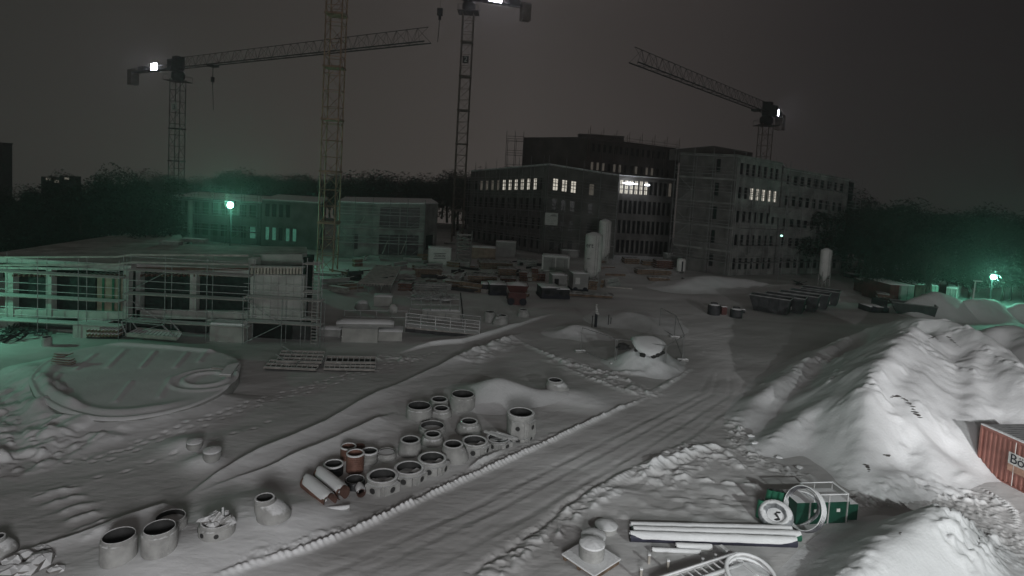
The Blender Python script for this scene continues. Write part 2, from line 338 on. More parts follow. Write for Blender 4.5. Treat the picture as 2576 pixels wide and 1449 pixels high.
    # tracks around the fenced patch and across the yard
    ridge([(1270, 842), (1330, 870), (1420, 912), (1500, 936), (1620, 945), (1700, 935), (1735, 915)], 0.20, 0.13, 0.8, 0.15)
    bumps([(1400, 905), (1480, 932), (1560, 960), (1620, 990)], 0.9, 0.25, 2.5)
    ridge([(1400, 918), (1480, 952), (1580, 988), (1628, 998)], 0.20, 0.14, 0.9, 0.15)
    ridge([(1740, 925), (1700, 955), (1660, 980), (1630, 996)], 0.16, 0.14, 0.6)
    drift([(1000, 890), (1080, 870), (1160, 862), (1230, 842), (1300, 818), (1390, 790)], 0.8, 0.28, 1)
    bumps([(1180, 905), (1230, 880), (1270, 862)], 1.0, 0.35, 1.4)
    bumps([(860, 905), (950, 900), (1040, 905)], 0.8, 0.18, 2.5)
    # tracks between the drive and the heaps
    ridge([(1520, 1218), (1600, 1192), (1700, 1150), (1760, 1128), (1812, 1112)], 0.24, 0.11, 0.7, 0.1)
    ridge([(1540, 1228), (1620, 1205), (1720, 1162), (1815, 1122)], 0.18, -0.10, 0.5)
    for q in range(7): ridge([(1590 + q * 26, 1178 - q * 10), (1650 + q * 28, 1172 - q * 7), (1720 + q * 22, 1182 - q * 8)], 0.10, 0.07, 0.9)
    bumps([(1650, 1200), (1720, 1150), (1800, 1140), (1870, 1160)], 1.0, 0.28, 2.2)
    bumps([(1700, 1230), (1780, 1250), (1900, 1245)], 1.3, 0.22, 1.2)
    for q in range(4): ridge([(1690 + q * 60, 1200 + q * 6), (1740 + q * 60, 1198 + q * 12)], 0.10, 0.10, 0.4)
    bumps([(1850, 1060), (1855, 1110), (1900, 1150), (1960, 1180), (2020, 1200)], 0.5, 0.28, 3.5)
    bumps([(1560, 1270), (1700, 1285), (1850, 1290)], 1.3, 0.25, 0.9)
    # trodden and tyre-printed snow at the lower right
    bumps([(2150, 1262), (2280, 1246), (2380, 1240), (2480, 1262)], 0.7, 0.28, 4.5)
    bumps([(2400, 1270), (2480, 1330), (2576, 1400)], 1.6, 0.14, 7)
    bumps([(2440, 1350), (2430, 1400), (2420, 1460)], 1.0, 0.5, 5)
    for o in (0, 18, 44): ridge([(2450 + o * 1.6, 1232 + o * .6 - 12), (2510 + o, 1255 + o * .8), (2560, 1290 + o), (2600, 1310 + o)], 0.10, 0.09, 0.2, 0.6)
    ridge([(2392, 1222), (2440, 1200)], 0.09, 0.12, 0.1)
    if want_raised: return h, np.clip((h - base0 - .02) * 6, 0, 1)  # mask for a paler base colour on snow raised above the base
    return h
TH = np.concatenate([np.radians(np.linspace(-180, -52, 20))[:-1], np.radians(np.linspace(-52, -43.5, 20))[:-1], np.radians(np.linspace(-43.5, 43.5, 1000)), np.radians(np.linspace(43.5, 52, 20))[1:], np.radians(np.linspace(52, 180, 20))[1:]])
RR = np.concatenate([np.linspace(0.01, 17.0, 20)[:-1], np.geomspace(17.0, 62, 720), np.geomspace(62, 110, 110)[1:], np.geomspace(110, 205, 24)[1:]])
TT, RG = np.meshgrid(TH, RR); GX = RG * np.sin(TT); GY = RG * np.cos(TT)
GZ, GF = ground_h(GX, GY, True)
GZ = np.where(RG < 14, 0, GZ)
def grid_mesh(name, X, Y, Z, m, keep=None):
    nr, nc = X.shape; V = np.stack([X, Y, Z], -1).reshape(-1, 3); idx = np.arange(nr * nc).reshape(nr, nc)
    F = np.stack([idx[:-1, :-1], idx[:-1, 1:], idx[1:, 1:], idx[1:, :-1]], -1)
    if keep is not None:
        kf = keep[:-1, :-1] | keep[:-1, 1:] | keep[1:, 1:] | keep[1:, :-1]; F = F[kf]
        use = np.unique(F); mp = np.full(nr * nc, -1); mp[use] = np.arange(len(use)); V = V[use]; F = mp[F]
    F = F.reshape(-1, 4)[:, ::-1]
    me = bpy.data.meshes.new(name); me.vertices.add(len(V)); me.vertices.foreach_set('co', V.astype(np.float32).ravel())
    me.loops.add(F.size); me.loops.foreach_set('vertex_index', F.astype(np.int32).ravel())
    me.polygons.add(len(F)); me.polygons.foreach_set('loop_start', np.arange(0, F.size, 4, dtype=np.int32)); me.polygons.foreach_set('loop_total', np.full(len(F), 4, dtype=np.int32))
    me.polygons.foreach_set('use_smooth', np.ones(len(F), bool)); me.update(calc_edges=True); me.validate()
    me.materials.append(m); o = bpy.data.objects.new(name, me); scene.collection.objects.link(o); return o
gr = grid_mesh('ground', GX, GY, GZ, SNOWG); tag(gr, kind='structure'); gr.data.attributes.new('raised', 'FLOAT', 'POINT').data.foreach_set('value', GF.astype(np.float32).ravel())
if gr.data.polygons[5000].normal.z < 0: gr.data.flip_normals()
# ================================================================ SNOW HEAPS
def heap(name, label, crests, res, slope=0.75, sd=0, rough=0.25, mar=1.0, gr_=None, lumps=0.5):
    """crests: list of polylines of (px, py, height); flanks fall at the given slope with ribs and lumps"""
    C = [[tuple(atz(x, y, hh)) for x, y, hh in c] for c in crests]
    allp = [p for c in C for p in c]; hm = max(p[2] for p in allp) / slope + mar
    x0, x1 = min(p[0] for p in allp) - hm, max(p[0] for p in allp) + hm; y0, y1 = min(p[1] for p in allp) - hm, max(p[1] for p in allp) + hm
    X, Y = np.meshgrid(np.arange(x0, x1, res), np.arange(y0, y1, res)); X = X + 0.0; Y = Y + 0.0
    wx = X + rough * 1.5 * fbm(X * 0.35, Y * 0.35, 2, sd + 40) + .12 * fbm(X * 1.6, Y * 1.6, 3, sd + 44); wy = Y + rough * 1.5 * fbm(X * 0.35, Y * 0.35, 2, sd + 50) + .12 * fbm(X * 1.6, Y * 1.6, 3, sd + 54)
    Z = np.full(X.shape, -9.0)
    for c in C:
        d, s, S, T = polydist(wx, wy, c); hs = np.array([p[2] for p in c] + [c[-1][2]]); i = np.floor(T).astype(int); hh = hs[i] * (1 - (T - i)) + hs[np.minimum(i + 1, len(hs) - 1)] * (T - i)
        z = hh + 0.12 - slope * (np.sqrt(d ** 2 + 0.02) )
        z = np.where(z < 0.35, 0.35 * np.exp((z - 0.35) / 0.5), z) - 0.02     # apron at the foot
        k = 0.25; Z = np.where(np.maximum(Z, z) > -5, np.maximum(Z, z) + k * np.exp(-np.abs(Z - z) / k) * 0.3 * (Z > -5) * np.clip(np.maximum(Z, z) * 1.5 - .1, 0, 1), Z)
    kk = max(1, int(0.28 / res))
    for _ in range(3):
        for ax in (0, 1):
            c_ = np.cumsum(np.pad(Z, [(kk + 1, kk) if q == ax else (0, 0) for q in (0, 1)], mode='edge'), axis=ax); Z = (np.take(c_, range(2 * kk + 1, c_.shape[ax]), axis=ax) - np.take(c_, range(0, c_.shape[ax] - 2 * kk - 1), axis=ax)) / (2 * kk + 1)
    env = np.clip(Z, 0, 1)
    cl = np.clip(vn(X * 1.1, Y * 1.1, sd + 11) - 0.55, 0, 1) * np.clip(vn(X * 4.3, Y * 4.3, sd + 12) - 0.35, 0, 1)
    Z = Z + env * (lumps * 0.55 * fbm(X * 0.62 + Y * .3, Y * 0.62 - X * .3, 3, sd) + 0.07 * lumps * fbm(X * 2.4, Y * 3.1, 4, sd + 7) + 1.3 * lumps * cl)
    base = ground_h(X, Y); Z = Z + base - 0.08
    o = grid_mesh(name, X, Y, Z, SNOW, keep=(Z > base - 0.03)); 
    if o.data.polygons[len(o.data.polygons) // 2].normal.z < 0: o.data.flip_normals()
    return tag(o, label, 'snow heap', gr_)
HEAP_A = heap('snow_heap', 'huge floodlit snow heap with sharp crest beside the red container', [
    [(2130, 850, 2.0), (2210, 812, 3.2), (2270, 795, 4.3), (2330, 790, 5.0), (2400, 797, 5.1), (2460, 825, 4.9), (2520, 872, 4.4), (2576, 925, 3.9), (2640, 990, 3.2)],
    [(2300, 812, 4.9), (2262, 855, 4.4), (2215, 910, 3.8), (2188, 975, 3.0), (2182, 1040, 2.2), (2172, 1120, 1.2), (2165, 1185, 0.5)],
    [(2200, 925, 3.2), (2120, 975, 2.3), (2040, 1010, 1.5), (1975, 1065, 0.8), (1925, 1110, 0.3)],
    [(2140, 845, 2.2), (2060, 880, 1.7), (1960, 945, 1.1), (1900, 1000, 0.6), (1870, 1045, 0.3)],
    [(2380, 810, 4.6), (2300, 950, 3.2), (2290, 1040, 2.2), (2330, 1100, 1.4), (2320, 1170, 0.7)],
    [(2460, 850, 4.4), (2440, 950, 3.0), (2420, 1060, 1.8), (2440, 1120, 1.0)],
    [(2270, 1180, 0.7), (2210, 1195, 0.6), (2160, 1180, 0.35)]], 0.11, 0.8, 3, 0.5, lumps=0.75)
HEAP_B = heap('snow_heap', 'bright floodlit snow heap cut off by the bottom edge of the view', [
    [(2360, 1270, 2.1), (2300, 1300, 1.9), (2230, 1348, 1.7), (2170, 1395, 1.5), (2120, 1445, 1.3), (2080, 1500, 1.0)],
    [(2360, 1270, 2.1), (2420, 1300, 1.3), (2470, 1350, 0.6), (2490, 1375, 0.3)],
    [(2330, 1300, 1.9), (2330, 1380, 1.2), (2330, 1450, 0.8)]], 0.07, 0.85, 17, 0.3, lumps=0.4)
heap('snow_heap', 'low smooth snow heap between the ring row and the small eccentric cone', [[(1195, 960, 0.7), (1225, 950, 1.1), (1262, 943, 1.25), (1310, 962, 0.85), (1360, 985, 0.4), (1392, 996, 0.15)]], 0.12, 0.6, 5, 0.25, lumps=0.15)
heap('snow_heap', 'flat snow heap next to the black standpipe', [[(1405, 830, 0.3), (1440, 814, 0.8), (1475, 816, 0.75), (1505, 826, 0.5), (1530, 838, 0.25)]], 0.15, 0.5, 6, 0.2, lumps=0.15)
heap('snow_heap', 'broken earth heap under a fallen snow block inside the site fence', [[(1560, 885, 0.8), (1590, 868, 1.5), (1635, 856, 1.9), (1668, 872, 1.3), (1692, 892, 0.5)], [(1620, 880, 1.3), (1622, 905, .8)]], 0.10, 0.95, 8, 0.3, lumps=0.35)
heap('snow_heap', 'rounded snow ridge rising right of the site fence', [[(1545, 800, 0.3), (1585, 782, 0.55), (1620, 792, 0.5), (1650, 815, 0.3)]], 0.2, 0.25, 9, 0.2, lumps=0.1)
for i, (cr, lb) in enumerate((
    ([(2240, 765, .6), (2300, 748, 1.8), (2355, 729, 2.7), (2400, 742, 2.2), (2440, 765, 1.2)], 'pointed dark snow heap in front of the row of green and red containers'),
    ([(2400, 762, 1.3), (2440, 748, 2.1), (2475, 746, 2.2), (2510, 752, 1.9), (2545, 775, 1.0)], 'broad rounded snow heap under the unlit lamp post'),
    ([(2530, 772, 1.2), (2562, 757, 2.0), (2600, 762, 2.0), (2660, 780, 1.5)], 'snow heap at the right edge with a green lit rim'))):
    heap('snow_heap', lb, [cr], 0.25, 0.65, 60 + i, 0.4, gr_='dark snow heaps along the right boundary', lumps=0.4)
heap('snow_heap', 'dark snow heap rising behind the big floodlit heap at the right edge', [[(2440, 850, 3.4), (2500, 822, 4.0), (2550, 812, 4.2), (2600, 835, 4.2), (2660, 870, 4.0)]], 0.25, 0.65, 77, 0.4, gr_='dark snow heaps along the right boundary', lumps=0.4)
heap('snow_heap', 'long low snow bank along the foot of the right-hand building', [[(1690, 716, .5), (1730, 704, .9), (1790, 692, 1.3), (1850, 697, 1.1), (1905, 706, .9), (1960, 718, .6), (1990, 712, .9), (2020, 722, .6), (2100, 728, .3)]], 0.4, 0.3, 12, 0.6, lumps=0.5)
heap('snow_heap', 'snow mound heaped over rubble at the left edge of the round slab', [[(60, 905, .5), (95, 920, .9), (125, 962, 1.0), (110, 1000, .8), (70, 1030, .4)], [(125, 890, .6), (160, 905, .5)]], 0.14, 0.8, 14, 0.5, lumps=0.9)
DARKC = mat('dark_wall_and_shade', (0.05, 0.05, 0.05), .9, .3, 2)
# ================================================================ BUILDINGS
def P2(x, y, z=0.0): v = atz(x, y, z); return Vector((v.x, v.y))
def facade(root, A, B, HA, HB, z0, nf, nb, wall_m, depth=0.35, sill=0.30, head=0.16, pier=0.45, ends=0.04, lit=(), dim=(), skip=(), wname='window', top_band=0.0, pane=GLASSD, litm=None, off=0.22, fr=False, band=None):
    """a storeyed wall with real openings from plan point A to B; returns nothing, adds wall and window parts"""
    d = Vector((B.x - A.x, B.y - A.y)); ln = d.length; d.normalize(); nrm = Vector((d.y, -d.x))
    if nrm.dot(Vector((-A.x, -A.y))) < 0: nrm = -nrm                       # towards the camera side
    def pt(t, z_, o): h = HA + (HB - HA) * t; return (A.x + d.x * ln * t - nrm.x * o, A.y + d.y * ln * t - nrm.y * o, z0 + (h - z0) * z_)
    def blk(b, t0, t1, za, zb, o0, o1): b.hexa([pt(t0, za, o0), pt(t1, za, o0), pt(t1, za, o1), pt(t0, za, o1), pt(t0, zb, o0), pt(t1, zb, o0), pt(t1, zb, o1), pt(t0, zb, o1)])
    b = MB(); fh = (1 - top_band) / nf; bw = (1 - 2 * ends) / nb
    if top_band: blk(b, 0, 1, 1 - top_band, 1, 0, depth)
    for f in range(nf):
        za = f * fh; blk(b, 0, 1, za, za + fh * sill, 0, depth); blk(b, 0, 1, za + fh * (1 - head), za + fh, 0, depth)
        zm, zn = za + fh * sill, za + fh * (1 - head)
        blk(b, 0, ends, zm, zn, 0, depth); blk(b, 1 - ends, 1, zm, zn, 0, depth)
        for k in range(nb):
            if (f, k) in skip: blk(b, ends + bw * k, ends + bw * (k + 1), zm, zn, 0, depth); continue
            blk(b, ends + bw * k, ends + bw * (k + pier / 2), zm, zn, 0, depth); blk(b, ends + bw * (k + 1 - pier / 2), ends + bw * (k + 1), zm, zn, 0, depth)
    b.build('wall', wall_m, root, world=True)
    if band:
        b = MB()
        for f in range(1, nf + 1): blk(b, 0, 1, f * fh - fh * .03, f * fh + fh * .05, -.09, -.003)
        b.build('cornice', band, root, world=True)
    for f in range(nf):
        za = f * fh; zm, zn = za + fh * sill, za + fh * (1 - head)
        for k in range(nb):
            if (f, k) in skip: continue
            t0, t1 = ends + bw * (k + pier / 2), ends + bw * (k + 1 - pier / 2); m = pane
            if (f, k) in lit: m = litm or LITW
            elif (f, k) in dim: m = LITD
            b = MB(); blk(b, t0, t1, zm, zn, off, off + .05); wd = b.build(wname, m, root, world=True)
            if m is LITW or fr:
                b = MB(); tm = (t0 + t1) / 2; e = (t1 - t0) * .06; blk(b, tm - e, tm + e, zm, zn, off - .05, off - .002)
                for q in (.3, .62): zz = zm + (zn - zm) * q; blk(b, t0, tm - e, zz, zz + (zn - zm) * .05, off - .05, off - .002); blk(b, tm + e, t1, zz, zz + (zn - zm) * .05, off - .05, off - .002)
                b.build('frame', STEELD, wd, world=True)
def roofslab(root, pts, zs, th, m, name='roof'):
    b = MB(); n = len(pts); vs = [(p.x, p.y, z - th) for p, z in zip(pts, zs)] + [(p.x, p.y, z) for p, z in zip(pts, zs)]
    b.add(vs, [tuple(range(n - 1, -1, -1)), tuple(range(n, 2 * n))] + [(i, (i + 1) % n, n + (i + 1) % n, n + i) for i in range(n)]); return b.build(name, m, root, world=True)
def plainwall(root, A, B, HA, HB, z0, m, th=.3, name='wall'):
    d = (B - A).normalized(); nr = Vector((d.y, -d.x)) * th; b = MB()
    b.hexa([(A.x, A.y, z0), (B.x, B.y, z0), (B.x + nr.x, B.y + nr.y, z0), (A.x + nr.x, A.y + nr.y, z0), (A.x, A.y, HA), (B.x, B.y, HB), (B.x + nr.x, B.y + nr.y, HB), (A.x + nr.x, A.y + nr.y, HA)]); return b.build(name, m, root, world=True)
def scaffold(label, A, B, HA, HB, levels, bay=2.6, off=1.0, wd=0.75, r=0.045, m=GALVD, deckm=None, rail_top=True, z0=0.0, z0b=None, brace=True, over=1.2, ladder=None, grp='scaffolds around the buildings', levB=None):
    """tube scaffold along the wall A-B standing off towards the camera"""
    d = Vector((B.x - A.x, B.y - A.y)); ln = d.length; d.normalize(); nr = Vector((d.y, -d.x))
    if nr.dot(Vector((-A.x, -A.y))) < 0: nr = -nr
    t = thing('scaffold', label, 'scaffold', (A.x, A.y, z0), 0, grp); z0b = z0 if z0b is None else z0b; levB = levB or levels
    n = max(2, int(round(ln / bay))); deckm = deckm or m
    def pt(k, o, z): q = k / n; return Vector((A.x + d.x * ln * q + nr.x * o, A.y + d.y * ln * q + nr.y * o, z))
    def zz(i, k): return levels[i] + (levB[i] - levels[i]) * k / n
    for k in range(n + 1):
        H = HA + (HB - HA) * k / n
        for o in (off, off + wd): b = MB(); b.tube(pt(k, o, z0 + (z0b - z0) * k / n), pt(k, o, H + (over if o > off else 0)), r, 4); b.build('standard', m, t, world=True)
    for i in range(len(levels)):
        b = MB(); A0, B0 = pt(0, off, zz(i, 0)), pt(n, off, zz(i, n)); A1, B1 = pt(0, off + wd, zz(i, 0)), pt(n, off + wd, zz(i, n)); th = Vector((0, 0, .06))
        b.hexa([A1, B1, B0, A0, A1 + th, B1 + th, B0 + th, A0 + th]); b.build('deck', deckm, t, world=True)
        b = MB()
        for q in (.5, 1.0): b.tube(pt(0, off + wd, zz(i, 0) + q), pt(n, off + wd, zz(i, n) + q), r * .8, 4)
        b.build('guard_rail', m, t, world=True)
    if brace:
        lv = [z0] + list(levels)
        for k in range(0, n, 4):
            for i in range(len(lv) - 1): b = MB(); b.tube(pt(k + (i % 2), off + wd + .06, lv[i]), pt(k + 1 - (i % 2), off + wd + .06, lv[i + 1]), r * .8, 4); b.build('brace', m, t, world=True)
    return t, pt, n
# ---------------------------------------------------------------- near left shell with its big openings
FY = 41.0
def fx(x, y, Y=FY): v = atY(x, y, Y); return v
t = thing('shell_building', 'low concrete shell with wide dark openings and snowy flat roof at the left', 'building', (-20, 44, 0))
NEAR = mat('concrete_near', (0.40, 0.40, 0.38), .85, .18, 1.2, .3, 9, snow=1.0, snow_lo=.7)
def seg(x0, x1, yt0, yt1, yb0, yb1, Y0, Y1, th, m, name='wall', o=0.0):
    a, b_, c_, d_ = atY(x0, yb0, Y0 + o), atY(x1, yb1, Y1 + o), atY(x1, yt1, Y1 + o), atY(x0, yt0, Y0 + o)
    b = MB(); u = Vector((0, th, 0)); b.hexa([a, b_, b_ + u, a + u, (a.x, a.y, d_.z), (b_.x, b_.y, c_.z), (b_.x, b_.y + th, c_.z), (a.x, a.y + th, d_.z)]); return b.build(name, m, t, world=True)
YA, YB = 41.0, 41.8
# lower wall strips, sill walls, columns
seg(-60, 318, 776, 786, 797, 803, YA, YA, .3, NEAR, 'sill_wall'); seg(-60, 40, 797, 800, 850, 850, YA, YA, .3, NEAR)
seg(196, 258, 800, 803, 856, 858, YA, YA, .32, NEAR, 'pier'); seg(60, 184, 828, 832, 855, 858, YA, YA, .3, NEAR, 'plinth_wall')
seg(343, 626, 780, 783, 800, 806, YB, YB, .3, NEAR, 'sill_wall'); seg(520, 617, 800, 803, 810, 812, YB, YB, .3, NEAR, 'pier')
for x0, x1, Y in ((13, 33, YA), (115, 129, YA), (309, 322, YA), (476, 492, YB)): seg(x0, x1, 676, 678, 797 + (3 if x0 > 300 else 0), 797 + (3 if x0 > 300 else 0), Y, Y, .5, NEAR, 'column', -.06)
seg(340, 352, 674, 674, 803, 803, YB, YB, .5, CONC, 'column')
seg(627, 762, 690, 693, 804, 806, YB, YB, .4, NEAR, 'panel_wall', -.1)
for k in range(7): 
    x = 640 + k * 19; seg(x, x + 1.2, 694, 694, 803, 803, YB, YB, .02, CONC, 'panel_joint', -.12)
b = MB(); a = atY(627, 738, YB - .13); c_ = atY(762, 740, YB - .13); b.hexa([a, c_, c_ + Vector((0, .02, 0)), a + Vector((0, .02, 0)), a + Vector((0, 0, .03)), c_ + Vector((0, 0, .03)), c_ + Vector((0, .02, .03)), a + Vector((0, .02, .03))]); b.build('panel_joint', CONC, t, world=True)
for k in range(16):                                              # timber formwork ribs over the panel
    x = 630 + k * 8.2; seg(x, x + 5.0, 673, 673, 690, 690, YB, YB, .15, mat('form_timber', (.42, .38, .33), .85, .2, 3, snow=.6), 'form_rib', -.22)
seg(628, 762, 670, 672, 674, 676, YB, YB, .5, NEAR, 'form_edge', -.15)
# plastic sheets / boards in the openings
for x0, x1, Y, m in ((34, 114, YA, SHEET), (130, 240, YA, SHEET), (353, 475, YB, SHEET), (493, 626, YB, SHEET)): seg(x0, x1, 698, 698, 779, 781, Y, Y, .04, m, 'shaded_sheet', .55)
seg(244, 308, 700, 700, 781, 783, YA, YA, .05, TARP, 'board_panel', .35)
for x0 in (256, 281, 296): seg(x0, x0 + 6, 700, 700, 781, 782, YA, YA, .03, GREENP, 'board_strip', .31)
# soffit boards in a row under the roof edge (red brown joist ends)
for k in range(26): x = 36 + k * 10.6; 
b = MB()
for k in range(44):
    x = 34 + k * 13.4
    if 322 < x < 345 or x > 624: continue
    p = atY(x, 693, (YA if x < 330 else YB) - .02); b.box((p.x, p.y + .4, p.z), (.12, .9, .16))
b.build('joist_ends', WOODR, t, world=True)
seg(-60, 322, 671, 676, 676, 681, YA, YA, .25, NEAR, 'edge_beam', -.1); seg(340, 627, 672, 673, 679, 681, YB, YB, .25, WOODR, 'edge_beam', -.1)
for x0, x1, Y in ((-60, 196, YA), (258, 330, YA), (340, 520, YB), (617, 790, YB)): seg(x0, x1, 802, 806, 856, 862, Y, Y, .3, DARKC, 'gap_shade', .4)  # dark panels added to paint the shaded gap under the lower deck
# roof slab: plan from picture corners at roof height
ZR = atY(330, 668, YA).z
rp = [atY(-70, 665, YA), atY(330, 668, YA), atY(345, 668, YB), atY(626, 670, YB), atY(628, 652, YB + 1.5), atY(770, 640, YB + 6)]
rq = [(rp[i].x, rp[i].y) for i in range(4)] + [tuple(atz(640, 664, ZR))[:2], tuple(atz(640, 640, ZR))[:2], tuple(atz(772, 636, ZR))[:2], tuple(atz(772, 621, ZR))[:2], tuple(atz(560, 618, ZR))[:2], tuple(atz(466, 614, ZR))[:2], tuple(atz(455, 590, ZR))[:2], tuple(atz(378, 578, ZR))[:2], tuple(atz(-70, 668, ZR))[:2]]
rq = [Vector(q) for q in rq[:-1]] + [Vector((rp[0].x, rp[0].y + 1.2))]
roofslab(t, rq, [ZR] * len(rq), .35, ROOFS, 'roof')
# solid near-black boxes whose colour stands for the unlit inside
b = MB(); b.box(((rp[0].x + rp[3].x) / 2, YB + 8, ZR / 2 - .3), (rp[3].x - rp[0].x, 12, ZR - .8)); b.build('dark_core', DARK, t, world=True)
p0, p1 = atY(627, 806, YB), atY(763, 806, YB); b = MB(); b.box(((p0.x + p1.x) / 2 - .4, YB + 1.9, 1.9), (p1.x - p0.x - 1.0, 3.2, 3.8)); b.build('dark_core', DARK, t, world=True)
for x0, x1, yt, yb in ((635, 760, 640, 666),): seg(x0, x1, yt, yt, yb, yb, YB + 4.5, YB + 4.5, .2, NEAR, 'upstand')
for i, (x, y, w_, h_, q) in enumerate(((385, 600, 30, 24, 60), (640, 668, 20, 30, 43.5), (490, 600, 60, 8, 56), (430, 607, 50, 9, 52))):
    a = atY(x, y, q); b = MB(); b.box((a.x, a.y, a.z + wpx(h_, q) / 2 - .3), (wpx(w_, q), .8, wpx(h_, q))); b.build('roof_upstand', (CONC, NEAR, CONCS, CONCS)[i], t, world=True)
# basement retaining blocks in front
t2 = thing('concrete_block', 'square concrete stair block projecting before the shell between two scaffold bays', 'concrete block', atz(565, 860))
a, c_ = atz(527, 858), atz(613, 862); zt = zat(a.x, a.y, 816); b = MB(); b.hexa([(a.x, a.y, -.2), (c_.x, c_.y, -.2), (c_.x, c_.y + 1.6, -.2), (a.x, a.y + 1.6, -.2), (a.x, a.y, zt), (c_.x, c_.y, zt), (c_.x, c_.y + 1.6, zt), (a.x, a.y + 1.6, zt)]); b.build('block', NEAR, t2, world=True)
b = MB(); b.hexa([(a.x, a.y, zt), (c_.x, c_.y, zt), (c_.x, c_.y + 1.6, zt), (a.x, a.y + 1.6, zt), (a.x + .05, a.y + .05, zt + .12), (c_.x - .05, c_.y + .05, zt + .12), (c_.x - .05, c_.y + 1.6, zt + .12), (a.x + .05, a.y + 1.6, zt + .12)]); b.build('snow_cap', SNOW, t2, world=True)
a, c_ = atz(183, 848), atz(250, 852); t2 = thing('concrete_block', 'smaller concrete block in green light before the left half of the shell', 'concrete block', a); zt = zat(a.x, a.y, 815)
b = MB(); b.hexa([(a.x, a.y, -.2), (c_.x, c_.y, -.2), (c_.x, c_.y + 1.4, -.2), (a.x, a.y + 1.4, -.2), (a.x, a.y, zt), (c_.x, c_.y, zt), (c_.x, c_.y + 1.4, zt), (a.x, a.y + 1.4, zt)]); b.build('block', NEAR, t2, world=True)
# scaffolds before the shell
YS = YA - .2
def scafA(x0, x1, Y, label, ylev, ytop, bay=2.5):
    A = atY(x0, 850, Y); B = atY(x1, 850, Y); lv = [atY((x0 + x1) / 2, y, Y - 1.1).z for y in ylev]; lv = [max(.3, z_) for z_ in lv]; lvA = lv
    HT = atY((x0 + x1) / 2, ytop, Y - 1.1).z
    return scaffold(label, Vector((A.x, A.y)), Vector((B.x, B.y)), HT, HT, lv, bay, .35, .8, .028, GALV, DECK, over=0.0, grp='scaffolds before the near shell')
scafA(-70, 325, YS, 'green lit scaffold before the left half of the shell', (814, 752, 692), 646)
scafA(335, 640, YB - .2, 'scaffold before the right openings of the shell', (818, 750, 690), 648)
scafA(628, 818, YB - .2, 'scaffold with snowy deck before the pale panel wall', (817, 755), 752)
# top rails along the roof edge
t = thing('roof_railing', 'double board railing running along the snowy roof edge of the shell', 'railing', (-20, 41, ZR))
for (x0, x1, y0, y1, ya, yb_) in ((-60, 295, 648, 646, 668, 665), (295, 330, 646, 641, 665, 660), (330, 625, 641, 643, 660, 666)):
    for (p_, q_) in ((y0, y1), (ya, yb_)): b = MB(); a, c_ = atY(x0, p_, YS - 1.2), atY(x1, q_, YS - 1.2); b.bar(a, c_, .04, .12); b.build('board', DECK, t, world=True)
# stair tower right of the panel wall
p = atz(806, 850); p.y = YB - .9; zt = zat(p.x, p.y, 655)
t = thing('ladder_tower', 'narrow scaffold ladder tower rising right of the panel wall', 'scaffold tower', (p.x, p.y, 0))
for dx in (-.75, .35):
    for dy in (0, .9): b = MB(); b.tube((dx, dy, 0), (dx, dy, zt), .03, 5); b.build('standard', GALV, t)
b = MB()
for dx in (0.0, .45): b.tube((dx, -.05, .2), (dx, -.05, zt), .022, 5)
for k in range(int(zt / .22)): b.box((.22, -.05, .2 + k * .22), (.45, .16, .03))
b.build('ladder', DECK, t)
for zq in (zt * .3, zt * .62, zt * .95): b = MB(); b.box((-.2, .45, zq), (1.1, .9, .05)); b.build('deck', DECK, t)
# ---------------------------------------------------------------- middle distance buildings
def base_building(label, xa, xb, yba, ybb, yta, ytb, Ya=None, **k): pass
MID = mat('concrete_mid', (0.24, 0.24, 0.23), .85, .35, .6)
def bld(name, label, corners, z0, zs, faces, roofm, body=True, loc=None, bodym=None, shrink=.5):
    t = thing(name, label, 'building', (corners[0].x, corners[0].y, 0))
    for (i, j, nf, nb, m, kw) in faces: facade(t, corners[i], corners[j], zs[i], zs[j], z0, nf, nb, m, **kw)
    cx = sum(c.x for c in corners) / len(corners); cy = sum(c.y for c in corners) / len(corners)
    if body:
        b = MB(); cs = [Vector((c.x + (cx - c.x) * 0, c.y)) for c in corners]; n = len(cs)
        ins = []
        for i in range(n):
            e1 = (cs[i] - cs[i - 1]).normalized(); e2 = (cs[(i + 1) % n] - cs[i]).normalized(); dd = (e2 - e1); dd = dd.normalized() if dd.length > 1e-3 else Vector((-e1.y, e1.x))
            if dd.dot(Vector((cx, cy)) - cs[i]) < 0: dd = -dd
            ins.append(cs[i] + dd * shrink)
        vs = [(c.x, c.y, z0) for c in ins] + [(c.x, c.y, z - .25) for c, z in zip(ins, zs)]
        b.add(vs, [tuple(range(n, 2 * n))] + [(i, (i + 1) % n, n + (i + 1) % n, n + i) for i in range(n)]); b.build('dark_core', bodym or DARK, t, world=True)  # solid near-black core, darkness of the rooms put into its colour
    roofslab(t, corners, [z + .12 for z in zs], .3, roofm, 'roof'); return t
def corner(xb, yb, yt): p = atz(xb, yb); return Vector((p.x, p.y)), zat(p.x, p.y, yt)
# block behind the yellow crane: pale wall and glazed bay
A, zA = corner(845, 646, 516); Bm, zB = corner(940, 648, 514); C_, zC = corner(1062, 652, 508); D_, zD = corner(1096, 643, 512)
zc = (zA + zB + zC) / 3; A0 = A; back = Vector((-3, 14))
bld('shell_building', 'two storey concrete shell with a broad dark upper bay behind the crane mast', [A, Bm, C_, D_, D_ + back, A + back], 0, [zc, zc, zc + .3, zc + .2, zc + .2, zc], [
    (0, 1, 2, 3, MID, dict(skip=[(f, k) for f in range(2) for k in range(3) if (f, k) != (0, 1)], pier=.6)),
    (1, 2, 2, 2, MID, dict(ends=.08, sill=.12, head=.14, pier=.06, pane=SHEET)), (2, 3, 2, 1, MID, dict(skip=[(1, 0)], pier=.3))], SNOW)
sc1 = scaffold('scaffold wrapping the two storey shell behind the crane mast', A, C_, zc, zc, [2.2, 4.3, 6.2], 2.5, .4, .8, .035, GALV, over=.9)
